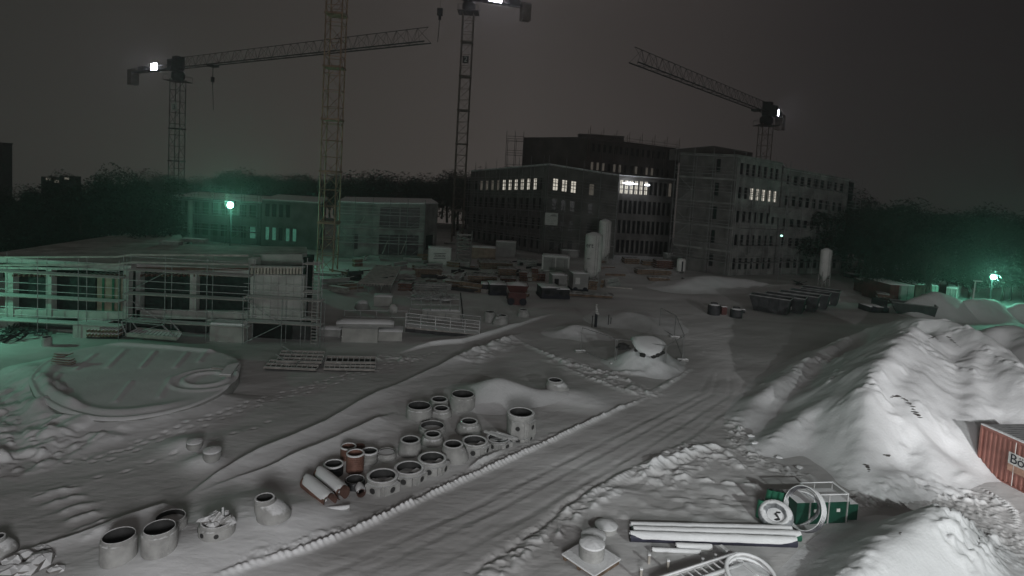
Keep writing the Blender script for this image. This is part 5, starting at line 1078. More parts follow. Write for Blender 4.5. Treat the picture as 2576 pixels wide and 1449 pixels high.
# dark machines and skips in the middle row
def skip(label, x, y, ln, wd, H, ang, m, grp, snow=True, front_=True):
    g = atz(x, y); t = thing('skip_container', label, 'skip', (g.x, g.y, 0), ang, grp); b = MB(); e = .55
    o_ = [(e, -wd / 2, .12), (ln - e * .4, -wd / 2, .12), (ln - e * .4, wd / 2, .12), (e, wd / 2, .12), (0, -wd / 2, H), (ln, -wd / 2, H), (ln, wd / 2, H), (0, wd / 2, H)]
    th = .06; i_ = [(e + th, -wd / 2 + th, .2), (ln - e * .4 - th, -wd / 2 + th, .2), (ln - e * .4 - th, wd / 2 - th, .2), (e + th, wd / 2 - th, .2), (th, -wd / 2 + th, H), (ln - th, -wd / 2 + th, H), (ln - th, wd / 2 - th, H), (th, wd / 2 - th, H)]
    b.add(o_ + i_, [(3, 2, 1, 0), (0, 1, 5, 4), (1, 2, 6, 5), (2, 3, 7, 6), (3, 0, 4, 7), (8, 9, 10, 11), (12, 13, 9, 8), (13, 14, 10, 9), (14, 15, 11, 10), (15, 12, 8, 11), (4, 5, 13, 12), (5, 6, 14, 13), (6, 7, 15, 14), (7, 4, 12, 15)]); b.build('hull', m, t)
    b = MB()
    for s in (-1, 1): b.tube((0, s * wd / 2, H), (ln, s * wd / 2, H), .06, 6)
    b.tube((0, -wd / 2, H), (0, wd / 2, H), .06, 6); b.tube((ln, -wd / 2, H), (ln, wd / 2, H), .06, 6); b.build('rim', GALVD, t)
    for k in (.25, .5, .75):
        for s in (-1, 1): b = MB(); b.box((ln * k, s * (wd / 2 + .03), H * .55), (.1, .06, H * .75)); b.build('rib', m, t)
    if snow: b = MB(); b.box((ln / 2, 0, H * .72), (ln - .3, wd - .16, .12)); b.build('snow_fill', SNOWG, t)
    b = MB(); b.box((ln + .02, 0, H * .45), (.04, .32, .28)); b.build('plate', WHITE, t)
    return t
gs = 'skips parked in a row'
for i, (x, y) in enumerate(((1948, 799), (1985, 796), (2020, 791), (2048, 786), (2076, 778))):
    q = atz(x, y); a_ = R(-38) if False else math.atan2(-1.9, 2.9)
    g = atz(x - 55, y - 16); s_ = skip(('first skip of the row, nearest and farthest left, with a label plate', 'second skip of the row from the left with snow inside', 'middle skip of the row', 'fourth skip of the row from the left', 'last skip at the right end of the row')[i], x - 62, y - 22, 4.0, 1.95, 1.7, a_, SKIP, gs)
b = MB(); 
skip('small snow filled skip standing behind the row of skips', 2035, 752, 1.5, 1.1, .8, -.2, SKIP, None)
for i, (x0, x1, yb, yt, dep, lb, m) in enumerate(((1362, 1408, 751, 724, 2.4, 'dark low machine with snowy deck right of the red dumper', SKIP), (1400, 1432, 752, 728, 2.0, 'dark trailer with slanted snowy lid', SKIP), (1232, 1274, 743, 716, 2.2, 'dark excavator body half hidden left of the red dumper', SKIP), (1210, 1232, 735, 715, 1.6, 'small dark roller left of the machine row', SKIP), (1388, 1424, 732, 692, 1.8, 'grey machine cabin behind the trailer', GREY), (1440, 1478, 734, 688, 2.0, 'dark compressor with pale round window beside the silo', GREY))):
    t, ln, dep_, H = boxy('site_machine', lb, 'machine', x0, x1, yb, yb + 1, yt, dep, m, .12, 'machines parked in the middle of the yard')
    b = MB(); b.box((ln * .5, dep_ * .5, .16), (ln * 1.08, dep_ * 1.04, .3)); b.build('undercarriage', INK, t)
    b = MB(); b.box((ln * .3, -.02, H * .6), (ln * .3, .03, H * .35)); b.build('window', GLASSD if i != 5 else WHITE, t)
    for q in (.18, .82): b = MB(); b.tube((ln * q, -.06, .28), (ln * q, .25, .28), .28, 12); b.build('wheel', INK, t)
# red dumper
g = atz(1277, 768); t, ln, dep_, H = boxy('dumper', 'dark red dumper with a snow loaded hopper standing alone in the yard', 'dumper', 1278, 1322, 766, 768, 736, 2.0, REDD, .0)
b = MB(); hz = H
b.add([(.1, .1, hz), (ln - .1, .1, hz), (ln - .1, 1.7, hz), (.1, 1.7, hz), (-.25, -.25, hz + .75), (ln + .2, -.25, hz + .75), (ln + .2, 1.9, hz + .75), (-.25, 1.9, hz + .75)], [(0, 1, 5, 4), (1, 2, 6, 5), (2, 3, 7, 6), (3, 0, 4, 7), (3, 2, 1, 0)]); b.build('hopper', REDD, t)
b = MB(); b.add([(-.2, -.2, hz + .7), (ln + .15, -.2, hz + .7), (ln + .15, 1.85, hz + .7), (-.2, 1.85, hz + .7), (ln * .5, .8, hz + 1.0)], [(0, 1, 4), (1, 2, 4), (2, 3, 4), (3, 0, 4)]); b.build('snow_load', SNOW, t)
for q in (.15, .85):
    for y_ in (-.08, 1.9): b = MB(); b.tube((ln * q, y_, .32), (ln * q, y_ + .28, .32), .36, 14); b.build('wheel', INK, t)
# silos
def silo(label, x, yb, yt, wd, Y=None, legs=1.3, text=None):
    g = atz(x, yb) if Y is None else None
    if Y is not None: g = atY(x, yb, Y); g.z = 0
    r = wpx(wd, g.y) / 2; H = zat(g.x, g.y, yt); t = thing('silo', label, 'silo', (g.x, g.y, 0), 0, 'mortar silos on the site'); b = MB()
    b.lathe([(.05, legs * .55), (r * .35, legs * .8), (r, legs + .5), (r, H - .35), (r * .93, H - .18), (r * .4, H), (.01, H)], n=28); b.build('tank', WHITE, t, True)
    for a in (.78, 2.36, 3.93, 5.5): b = MB(); b.tube((math.cos(a) * r * .98, math.sin(a) * r * .98, 0), (math.cos(a) * r * .96, math.sin(a) * r * .96, legs + .8), .07, 6); b.build('leg', GREY, t)
    b = MB()
    for i in range(4):
        a, c = .78 + i * 1.5708, .78 + (i + 1) * 1.5708; b.tube((math.cos(a) * r, math.sin(a) * r, .3), (math.cos(c) * r, math.sin(c) * r, legs * .9), .035, 5)
    b.build('brace', GREY, t); b = MB()
    for dx in (-.15, .15): b.tube((r * .25 + dx, -r - .06, legs * .5), (r * .25 + dx, -r - .06, H - .3), .025, 5)
    for k in range(int((H - legs) / .35)): b.tube((r * .25 - .15, -r - .06, legs * .5 + k * .35), (r * .25 + .15, -r - .06, legs * .5 + k * .35), .018, 4)
    b.build('ladder', GREY, t); b = MB(); b.lathe([(r * .9, H - .17), (r * .38, H + .05), (.01, H + .12)], n=20); b.build('snow_cap', SNOW, t, True)
    if text:
        for tx, sz, zz_ in text:
            o = lettering(tx, t, (0, 0, 0), sz, (R(90), 0, 0), INK, .01); me = o.data; ox = -r * .62
            for v in me.vertices:          # wrap the letters round the tank
                a = (v.co.x + ox) / r; zc = v.co.y; th = v.co.z; v.co.x = math.sin(a) * (r + .012 + th); v.co.y = zc; v.co.z = math.cos(a) * (r + .012 + th)
            o.location = (0, 0, zz_)
    return t
silo('tall white silo with dark lettering, nearest of the silos', 1487, 716, 586, 44, text=((('ert', .85, 4.9), ('ert', .34, 3.3))))
silo('grey silo standing behind the lettered white one', 1514, 690, 553, 31, Y=92)
silo('silo standing at the foot of the far right wing', 2073, 700, 626, 27, Y=82)
g = atz(1712, 686); t = thing('narrow_tank', 'narrow white tank with dark slot before the right-hand shell', 'tank', (g.x, g.y, 0)); H = zat(g.x, g.y, 651); r = wpx(22, g.y) / 2; b = MB(); b.lathe([(r, .3), (r, H - .2), (r * .8, H), (.01, H + .08)], n=18); b.build('tank', WHITE, t, True); b = MB(); b.box((0, -r, H * .5), (r * .35, .06, H * .7)); b.build('slot', INK, t)
for s in (-1, 1): b = MB(); b.box((s * r * .6, 0, .2), (.1, r * 1.2, .4)); b.build('foot', GREY, t)
# stair tower by crane marked 2
g = atz(1165, 658); H = zat(g.x, g.y, 583); t = thing('stair_tower', 'snowy scaffold stair tower left of the tarpaulin covered stack', 'stair tower', (g.x, g.y, 0)); w_ = wpx(36, g.y)
for sx in (-.5, .5):
    for sy in (0, 1.6): b = MB(); b.tube((sx * w_, sy, 0), (sx * w_, sy, H), .05, 5); b.build('standard', GALVD, t)
for k in range(1, 8): b = MB(); b.box((0, .8, H * k / 8), (w_, 1.6, .09)); b.build('deck', DECK, t)
for k in range(0, 7): b = MB(); s = 1 if k % 2 else -1; b.bar((-s * w_ * .4, .1, H * k / 8), (s * w_ * .4, .1, H * (k + 1) / 8), .5, .06); b.build('stair_flight', DECK, t)
# lattice formwork on legs
g0, g1, g2, g3 = atz(899, 712, .9), atz(985, 715, .9), atz(1008, 672, .9), atz(945, 668, .9); t = thing('slab_formwork', 'lattice of snowy formwork beams on short props behind the ramp', 'formwork', (g0.x, g0.y, 0))
b = MB(); n = 12
for k in range(n + 1): q = k / n; b.bar(g0.lerp(g3, q), g1.lerp(g2, q), .10, .16)
for k in range(n + 1): q = k / n; b.bar(g0.lerp(g1, q) - Vector((0, 0, .18)), g3.lerp(g2, q) - Vector((0, 0, .18)), .10, .16)
b.build('beam_grid', DECK, t, world=True)
for q in (.02, .35, .7, .98):
    for r_ in (0, .5): p = g0.lerp(g1, q).lerp(g3.lerp(g2, q), r_); b = MB(); b.tube((p.x, p.y, -.05), p, .05, 6); b.build('prop', GALVD, t, world=True)
g0, g1, g2, g3 = [atz(x, y, 1.3) for x, y in ((880 + 25, 690), (960, 692), (985, 672), (930, 670))]
# pale block, wrapped bag, cage, tangle
boxy('concrete_block', 'pale slanted concrete block below the lattice formwork', 'concrete block', 940, 986, 770, 771, 746, 1.4, NEAR, .08)
def lump(name, label, cat, x, yb, wd, yt, m, grp=None, cap=True, sq=.8):
    c, r, H = place_round(x, yt, wd, yb); H = max(.4, H); t = thing(name, label, cat, (c.x, c.y, gz(c.x, c.y)), 0, grp); rr = random.Random(int(x * 7)); b = MB(); n = 14; pr = ((1, 0), (1.08, .25), (1.0, .6), (.78, .88), (.3, 1.0)); vs = []
    for q, z in pr:
        for i in range(n): a = 2 * math.pi * i / n; f = q * (1 + .16 * rr.uniform(-1, 1)); vs.append((r * f * math.cos(a), r * f * math.sin(a) * sq, H * z * (1 + .06 * rr.uniform(-1, 1))))
    b.add(vs, [(j * n + i, j * n + (i + 1) % n, (j + 1) * n + (i + 1) % n, (j + 1) * n + i) for j in range(4) for i in range(n)] + [tuple(range(4 * n, 5 * n))]); b.build('body', m, t, True)
    if cap: b = MB(); disc(b, r * .8, H * .93, 18, .14); b.build('snow_cap', SNOW, t, True)
    return t
lump('big_bag', 'bulky snow topped bag left of the pale slanted block', 'bag', 911, 784, 32, 757, GREY); lump('barrel', 'translucent ribbed barrel right of the pale slanted block', 'barrel', 988, 789, 20, 765, WHITE, cap=False)
rr = random.Random(8); g = atz(1085, 752); t = thing('scrap_pile', 'tangle of snowy rods and straps behind the railed concrete edge', 'scrap pile', (g.x, g.y, 0)); b = MB()
for k in range(70): a = rr.uniform(0, 3.14); p = Vector((rr.uniform(-1.8, 1.8), rr.uniform(-1, 1), rr.uniform(.05, .5))); d = Vector((math.cos(a), math.sin(a), rr.uniform(-.2, .6))) * rr.uniform(.4, 1.1); b.tube(p - d, p + d, rr.uniform(.02, .045), 4)
b.build('rods', GALV, t); b = MB()
for k in range(12): rock(b, (rr.uniform(-1.8, 1.8), rr.uniform(-1, 1), .15), rr.uniform(.15, .4), rr, 1.6, .7)
b.build('rubble', STONE, t)
rr = random.Random(9)
for i, (x, y, n, sp, lb) in enumerate(((1125, 700, 30, 1.0, 'bent bars tangled right of the formwork board stack'), (1225, 690, 26, 1.6, 'dark heap of bars before the stacked boards'), (908, 655, 22, .7, 'small dark heap of scrap by the crane mast foot'), (860, 702, 26, 1.0, 'scrap and bars lying right of the yellow mast'), (1730, 708, 10, .7, 'dark scrap sticking out of the long snow bank'), (2010, 716, 10, .9, 'scrap at the right end of the long snow bank'), (60, 840, 26, 1.4, 'dark hoses and bars heaped in the green light'), (20, 858, 14, .6, 'dark clump of bars at the left edge in the green light'))):
    g = atz(x, y); t = thing('scrap_pile', lb, 'scrap pile', (g.x, g.y, 0), 0, 'small scrap piles'); b = MB()
    for k in range(n): a = rr.uniform(0, 3.14); p = Vector((rr.uniform(-sp, sp), rr.uniform(-.5, .5), rr.uniform(.05, .35))); d = Vector((math.cos(a), math.sin(a), rr.uniform(-.3, .5))) * rr.uniform(.3, .9); b.tube(p - d, p + d, rr.uniform(.03, .06), 4)
    b.build('rods', SKIP if i > 3 else WOOD, t)
# concrete edge with railings, landing block and ramp
def rail(name, label, pts, hgt, nposts=6, rows=2, m=GALV, r=.035, grp=None, cat='railing'):
    t = thing(name, label, cat, (pts[0].x, pts[0].y, 0), 0, grp)
    for q in range(rows):
        b = MB(); b.path([p + Vector((0, 0, hgt * (q + 1) / rows)) for p in pts], r * .85, 5); b.build('rail', m, t, world=True)
    tot = len(pts) - 1
    for k in range(nposts + 1): q = k / nposts * tot; i = min(int(q), tot - 1); p = pts[i].lerp(pts[i + 1], q - i); b = MB(); b.tube(p, p + Vector((0, 0, hgt)), r, 6); b.build('post', m, t, world=True)
    return t
boxy('concrete_wall', 'low concrete edge wall under the railing beyond the ramp', 'wall', 1062, 1157, 806, 808, 781, .8, NEAR, .08)
a_, c_ = atz(1034, 781, .9), atz(1156, 782, .9); rail('railing', 'two bar railing on the concrete edge beyond the ramp', [a_, c_], 1.0, 5)
boxy('concrete_block', 'large concrete landing block carrying a thick snowy slab', 'concrete block', 859, 949, 862, 864, 826, 2.2, NEAR, .0)
t, ln, dep_, H = boxy('snowy_slab', 'thick snow covered slab lying on the landing block', 'slab', 846, 990, 822, 824, 814, 1.6, GREY, .16, z0=1.0)
boxy('concrete_block', 'lower concrete block right of the landing block', 'concrete block', 950, 1011, 858, 859, 834, 2.0, NEAR, .10)
boxy('concrete_block', 'long low concrete beam left of the landing block with dark gap', 'concrete block', 690, 790, 850, 853, 836, 1.0, NEAR, .12); boxy('concrete_block', 'narrow concrete beam just left of the landing block', 'concrete block', 800, 856, 846, 848, 828, 1.2, CONC, .12)
a_, c_ = atz(846, 830, .7), atz(1012, 831, .7); rail('railing', 'thin two bar railing above the landing block', [a_ + Vector((0, 2, 0)), c_ + Vector((0, 2, 0))], 1.0, 4)
p0, p1 = atz(1020, 826, .55), atz(1205, 846, .08); t = thing('ramp', 'snow covered ramp sloping down to the right', 'ramp', (p0.x, p0.y, 0)); b = MB(); dy = Vector((0, 1.5, 0)); z1 = Vector((0, 0, .14))
b.hexa([p0, p1, p1 + dy, p0 + dy, p0 + z1, p1 + z1, p1 + dy + z1, p0 + dy + z1]); b.build('deck', DECK, t, world=True); b = MB(); b.bar(p0 - z1, p1 - z1 * .3, .1, .25); b.build('beam', SKIP, t, world=True)
rail('railing', 'four bar white railing along the front of the ramp', [p0 + z1, p1 + z1], 1.05, 5, 4, MAT['frosted'], .04); rail('railing', 'railing along the rear edge of the ramp', [p0 + dy + z1, p1 + dy + z1], 1.05, 4, 2)
p = atz(1156, 780); q = atz(1166, 808); t = thing('leaning_bar', 'dark bar leaning beside the end of the concrete edge', 'bar', p); b = MB(); b.tube(p + Vector((0, 0, 1.6)), q, .06, 5); b.build('bar', SKIP, t, world=True); 
# rings and cones beyond
ring(1231, 783, 26, 812, 'small distant concrete ring beside two cones', name='manhole_ring'); cone(1262, 794, 24, 820, 38, 'distant cone with snow collar, in the middle of three', off=None, xb=1257); cone(1316, 780, 22, 799, 30, 'distant cone farthest right and back of three')
t, ri, H, r_ = ring(118, 846, 27, 872, 'small stacked ring in the green light left of the round slab')
# standpipe and posts
g = atz(1498, 823); t = thing('standpipe', 'black standpipe with a pale wrapped head on the flat heap', 'standpipe', (g.x, g.y, 0)); H = zat(g.x, g.y, 790); b = MB(); b.tube((0, 0, 0), (0, 0, H), .12, 10); b.build('pipe', INK, t); b = MB(); rr = random.Random(2)
for k in range(5): rock(b, (rr.uniform(-.03, .08), 0, H + .05 + k * .19), .17 - .015 * k, rr, 1, 1)
b.build('wrapping', WHITE, t)
for i, (x, y0, y1) in enumerate(((1489, 795, 823), (1530, 793, 819), (1536, 800, 818))):
    g = atz(x, y1); b = MB(); b.tube((0, 0, 0), (0, 0, zat(g.x, g.y, y0)), .035, 5); t = thing('marker_post', ('thin dark post just left of the standpipe', 'thin dark post right of the standpipe, taller of two', 'thin dark post right of the standpipe, shorter of two')[i], 'post', (g.x, g.y, 0)); b.build('post', INK, t); b = MB(); b.lathe([(.05, -.02), (.05, .03), (.01, .04)], (0, 0, zat(g.x, g.y, y0)), 8); b.build('cap', INK, t)
# site fence
FP = [(1459, 886, 828), (1547, 918, 855), (1672, 938, 868), (1717, 908, 826), (1697, 850, 797), (1658, 826, 775)]
fp = [atz(x, y) for x, y, _ in FP]
lbs = ['fence panel at the front left around the broken heap', 'fence panel along the front right of the broken heap', 'short fence panel at the near right corner', 'fence panel on the right side beyond the corner', 'fence panel farthest back on the right side']
meshm = bpy.data.materials.new('fence_mesh'); meshm.use_nodes = True; n_ = meshm.node_tree.nodes; l_ = meshm.node_tree.links; pb = n_['Principled BSDF']; pb.inputs['Base Color'].default_value = (.12, .12, .12, 1); pb.inputs['Alpha'].default_value = .10
for i in range(5):
    A, B = fp[i], fp[i + 1]; t = thing('site_fence', lbs[i], 'fence panel', A, 0, 'mobile fence panels round the broken heap'); Hh = 1.85; d = (B - A).normalized(); A_ = A + d * .06; B_ = B - d * .06; up = Vector((0, 0, Hh)); b = MB()
    for p_, q_ in ((A_, A_ + up), (B_, B_ + up), (A_ + up, B_ + up), (A_ + Vector((0, 0, .12)), B_ + Vector((0, 0, .12)))): b.tube(p_, q_, .027, 6)
    b.build('frame', GALVD, t, world=True); b = MB(); b.add([A_ + Vector((0, 0, .14)), B_ + Vector((0, 0, .14)), B_ + up, A_ + up], [(0, 1, 2, 3)]); b.build('mesh', meshm, t, world=True)
for i, p in enumerate(fp): t = thing('ballast_block', 'snowy concrete fence foot, ' + ('front left', 'front middle', 'front right', 'right corner', 'right side', 'farthest back')[i] + ' one of the mobile fence', 'fence foot', (p.x, p.y, 0), (0.3, 0.2, -.1, .0, .1, .2)[i], 'feet of the mobile fence'); b = MB(); b.box((0, 0, .07), (.8, .24, .13)); b.build('block', CONC, t); b = MB(); b.box((0, 0, .16), (.76, .22, .06)); b.build('snow_cap', SNOW, t)
# fallen snow block
g = atz(1632, 866, 1.75); rr = random.Random(6); t = thing('snow_block', 'big pale slab of snow tipped on the broken heap', 'snow block', g); b = MB(); n = 12; vs = []
for z, q in ((-.28, .82), (-.05, 1.0), (.12, .93), (.2, .6)):
    for i in range(n): a = 2 * math.pi * i / n; f = q * (1 + .10 * math.sin(3 * a) + .06 * math.cos(5 * a)); vs.append((1.15 * f * math.cos(a), 1.0 * f * math.sin(a) , z + .38 * math.sin(a) * f))
b.add(vs, [(j * n + i, j * n + (i + 1) % n, (j + 1) * n + (i + 1) % n, (j + 1) * n + i) for j in range(3) for i in range(n)] + [tuple(range(3 * n, 4 * n))]); b.build('slab', SNOW, t, True); b = MB()
for k in range(9): a = rr.uniform(3.0, 6.0); rock(b, (1.0 * math.cos(a), .95 * math.sin(a), -.45 + rr.uniform(-.1, .08)), rr.uniform(.12, .26), rr)
b.build('soil_lumps', INNER, t); b = MB()
for k in range(9): a = rr.uniform(2.4, 3.6); rock(b, (1.5 * math.cos(a) - .2, .6 * math.sin(a) + .35, -.30 + rr.uniform(-.25, .1)), rr.uniform(.15, .3), rr, 1.6)
b.build('soil_lumps', INNER, t)
# drums near the skips
for i, (x, yt, wd, yb, lb) in enumerate(((1795, 769, 30, 794, 'wide dark round tank, left of the pair beside the skips'), (1851, 780, 30, 801, 'wide dark round tank nearest the row of skips'))):
    c, r, H = place_round(x, yt, wd, yb); t = thing('round_tank', lb, 'tank', (c.x, c.y, gz(c.x, c.y)), 0, 'round tanks beside the skips'); b = MB(); b.lathe([(r, 0), (r, H), (r * .96, H + .04), (r * .2, H + .1), (.01, H + .1)], n=24); b.build('body', SKIP, t, True); b = MB(); b.lathe([(r * .85, H + .08), (r * .6, H + .16), (.01, H + .2)], n=20); b.build('snow_cap', SNOW, t, True); b = MB(); b.bar((-r * .5, 0, H + .25), (r * .5, 0, H + .25), .35, .12); b.build('lid_bar', SKIP, t)
boxy('small_crate', 'narrow dark red crate between the two round tanks', 'crate', 1815, 1828, 793, 794, 772, .6, REDD, .04); boxy('small_crate', 'little dark crate right of the round tanks', 'crate', 1866, 1874, 789, 790, 779, .5, SKIP, .04)
# right side: truck, containers, lamp posts
t, ln, dep_, H = boxy('pickup_truck', 'dark flatbed truck under snow left of the snow filled skip', 'truck', 2188, 2236, 786, 788, 772, 2.0, SKIP, .08); b = MB(); b.box((ln * .78, 1.0, H + .35), (ln * .28, 1.8, .8)); cb = b.build('cab', SKIP, t); b = MB(); b.box((ln * .78, .08, H + .45), (ln * .2, .04, .4)); b.build('window', GLASSD, cb)
for q in (.2, .8): b = MB(); b.tube((ln * q, -.06, .35), (ln * q, .22, .35), .36, 12); b.build('wheel', INK, t)
skip('dark skip with a big flat snow load before the pointed heap', 2238, 785, 4.2, 1.9, 1.3, math.atan2(-1.4, 3.0), SKIP, None)
cols = [(2200, 2232, 748, 750, 716, REDD, 'dull red container at the left end of the container row'), (2236, 2258, 764, 765, 716, REDD, 'dark red container behind the truck'), (2262, 2296, 766, 767, 718, mat('pale_green', (.28, .36, .32), .6, .15), 'pale green container with two door leaves facing the yard'), (2300, 2340, 752, 753, 716, REDD, 'dark red container right of the pale green one'), (2342, 2358, 750, 751, 719, MAT['pale_green'], 'narrow pale green container end behind the pointed heap')]
for x0, x1, y0, y1, yt, m, lb in cols:
    t, ln, dep_, H = boxy('shipping_container', lb, 'container', x0, x1, y0, y1, yt, 5.0, m, .1, 'row of containers at the right boundary')
    for k in (.26, .74): b = MB(); b.box((ln * k, -.02, H * .5), (ln * .44, .03, H * .9)); b.build('door', m, t)
    b = MB(); b.box((ln * .5, -.04, H * .5), (.04, .03, H * .92)); b.build('lock_bar', INK, t)
t, ln, dep_, H = boxy('site_container', 'green lit white container with snowy roof right of the pointed heap', 'container', 2378, 2406, 752, 756, 722, 7.0, WHITE, .12, det=d_door); 
boxy('site_container', 'dark box on top behind the pointed heap', 'container', 2362, 2382, 738, 739, 708, 2.0, GREY, .06)
for i, (x0, x1, y, yt) in enumerate(((2140, 2162, 700, 690), (2182, 2206, 712, 702))): boxy('parked_car', ('snow covered car beside the green lit track', 'snow covered car nearer the container row')[i], 'car', x0, x1, y, y + 1, yt, 1.7, SKIP, .18, 'snowed in cars by the track')
g = atz(2336, 740); t = thing('frame_rack', 'tall rack of stacked steel frames under the bare snowy tree', 'rack', (g.x, g.y, 0)); H = zat(g.x, g.y, 683); w_ = wpx(30, g.y)
for sx in (-.5, .5): b = MB(); b.tube((sx * w_, 0, 0), (sx * w_, 0, H), .07, 5); b.build('upright', GALVD, t)
for k in range(1, 7): b = MB(); b.bar((-.5 * w_, 0, H * k / 6), (.5 * w_, 0, H * k / 6), .5, .12); b.build('shelf', GALV, t)
g = atY(2447, 750, 66); H = zat(g.x, g.y, 707); t = thing('lamp_post', 'unlit lamp post with flat head behind the snow heaps', 'lamp post', (g.x, g.y, 0)); b = MB(); b.tube((0, 0, 0), (.1, 0, H), .085, 8, .06); b.build('pole', WHITE, t); b = MB(); b.box((.35, 0, H + .02), (.85, .3, .12)); b.build('lamp_head', WHITE, t)
GCOL = (0.26, 1.0, 0.66)
def lit(name, label, x, y, Y, power, r, polepx=0):
    p = atY(x, y, Y); t = thing(name, label, 'lamp', (p.x, p.y, 0)); b = MB(); b.tube((0, .1, 0), (0, .1, p.z + .1), .07, 8, .05); b.build('pole', STEELD, t)
    b = MB(); b.box((0, .06, p.z + r * 1.15), (r * 2.6, .5, .10)); b.build('hood', STEELD, t)
    b = MB(); b.lathe([(.01, -r), (r * .7, -r * .7), (r, 0), (r * .7, r * .7), (.01, r)], (0, -.05, p.z), 14); b.build('lamp_head', LAMPG, t, True)
    o = lamp(name + '_light', 'POINT', (0, -.05 - r * 2.2, p.z), power, GCOL, size=r); o.parent = t; return t
lit('floodlight_mast', 'glaring green floodlight on a mast behind the left shell', 580, 516, 70, 1300, .36)
lit('street_lamp', 'glowing green street lamp at the far right', 2498, 697, 72, 1500, .30)
# small lights and trims
g = atY(342, 552, 88); t = thing('warning_lamp', 'tiny white lamp on a thin stand at the far left edge of the roof', 'lamp', (g.x, g.y, 0)); b = MB(); b.tube((0, 0, 0), (0, 0, g.z), .04, 5); b.build('pole', GALVD, t); b = MB(); b.lathe([(.01, -.1), (.1, 0), (.01, .1)], (0, 0, g.z), 10); b.build('lamp_head', mat('lamp_white', (1, 1, 1), emit=((1, .95, .9), 3)), t)
# ================================================================ ROUND SLAB
sp = [(606, 905), (600, 950), (560, 985), (500, 1015), (420, 1040), (330, 1056), (240, 1058), (150, 1035), (90, 1000), (70, 955), (100, 915), (160, 885), (250, 866), (360, 866), (470, 876), (560, 885)]
ZS = .55; pl = [atz(x, y, ZS) for x, y in sp]; cx = sum(p.x for p in pl) / len(pl); cy = sum(p.y for p in pl) / len(pl)
t = thing('round_slab', 'large round snow covered slab with a low curved edge wall at the left', 'slab', (cx, cy, 0)); N_ = 96; an = []
def rad(a):
    best = 1e9
    dx, dy = math.cos(a), math.sin(a)
    for i in range(len(pl)):
        p, q = pl[i], pl[(i + 1) % len(pl)]; ex, ey = q.x - p.x, q.y - p.y; den = dx * ey - dy * ex
        if abs(den) < 1e-9: continue
        tt = ((p.x - cx) * ey - (p.y - cy) * ex) / den; u = ((p.x - cx) * dy - (p.y - cy) * dx) / den
        if tt > 0 and -1e-6 <= u <= 1 + 1e-6: best = min(best, tt)
    return best
rads = [rad(2 * math.pi * i / N_) for i in range(N_)]
for _ in range(3): rads = [(rads[i - 1] + 2 * rads[i] + rads[(i + 1) % N_]) / 4 for i in range(N_)]
b = MB(); vs = []
for z in (-.3, ZS - .06, ZS - .06):
    k_ = len(vs) // N_; 
    for i in range(N_): a = 2 * math.pi * i / N_; f = rads[i] * (1 if k_ < 2 else .97); vs.append((f * math.cos(a), f * math.sin(a), z))
b.add(vs, [(k * N_ + i, k * N_ + (i + 1) % N_, (k + 1) * N_ + (i + 1) % N_, (k + 1) * N_ + i) for k in range(2) for i in range(N_)]); b.build('edge_wall', CONC, t, True)
K = 60; Rg = np.array(rads); A_ = np.linspace(0, 2 * math.pi, N_ * 3 + 1); rI = np.interp(A_, 2 * math.pi * np.arange(N_ + 1) / N_, np.append(Rg, Rg[0])); Q = np.linspace(0, 1, K)[:, None]; Xs = cx + Q * rI * np.cos(A_); Ys = cy + Q * rI * np.sin(A_)
Zs = ZS + .05 * fbm(Xs * .4, Ys * .4, 3, 90) + .02 * fbm(Xs * 3, Ys * 3, 2, 91)
edge = Q * np.ones_like(rI); fr = np.clip(-np.sin(A_ + .5), 0, 1)                 # drift along the near rim
Zs = Zs + .34 * np.exp(-((edge - .86) / .07) ** 2) * fr * (.6 + .8 * vn(A_ * 5 * np.ones_like(Q), Q * 2 + 0 * A_, 92)) + .14 * np.exp(-((edge - .975) / .02) ** 2) * fr - .06 * np.clip((edge - .985) / .015, 0, 1)
for (p, q) in (((240, 890), (190, 930)), ((315, 880), (270, 925)), ((390, 885), (355, 925)), ((470, 888), (440, 925)), ((150, 940), (115, 985)), ((330, 960), (290, 1010)), ((430, 950), (400, 1000)), ((520, 885), (500, 910))):
    P_ = [tuple(atz(x, y, ZS))[:2] for x, y in (p, q)]; d, s, S, T = polydist(Xs, Ys, P_); Zs = Zs + .06 * np.exp(-(d / .13) ** 2)
P_ = [tuple(atz(x, y, ZS))[:2] for x, y in ((200, 862), (300, 866), (420, 874), (530, 884))]; d, s, S, T = polydist(Xs, Ys, P_); Zs = Zs + .16 * np.exp(-(d / .22) ** 2)
for rr_0, hh in ((1.05, .12), (1.7, .08)):
    c_ = atz(518, 955, ZS); d = np.abs(np.hypot(Xs - c_.x, Ys - c_.y) - rr_0); Zs = Zs + hh * np.exp(-(d / .16) ** 2)
o = grid_mesh('snow_cover', Xs - cx, Ys - cy, Zs, SNOW); o.parent = t
if o.data.polygons[500].normal.z < 0: o.data.flip_normals()
t2, ri, H, r_ = ring(514, 948, 62, 968, 'snow rimmed shaft ring on the round slab', fill=.8)
t2.location.z += .28
p = [atz(x, y, ZS + .12) for x, y in ((552, 947), (580, 949), (601, 925), (572, 930))]; t = thing('shaft_cover', 'tilted flat cover board beside the shaft ring on the slab rim', 'cover board', p[0]); b = MB(); th = Vector((0, 0, .1)); p[2].z += .15; p[3].z += .12; b.hexa(p + [q + th for q in p]); b.build('board', NEAR, t, world=True); b = MB(); b.hexa([q + th * 1.05 for q in p] + [q + th * 1.6 for q in p]); b.build('snow_cap', SNOW, t, world=True)
p, q = atz(535, 925, ZS + .1), atz(566, 928, ZS + .1); t = thing('board', 'narrow snowy board lying behind the shaft ring', 'board', p); b = MB(); b.bar(p, q, .2, .08); b.build('board', DECK, t, world=True)
rr = random.Random(5)
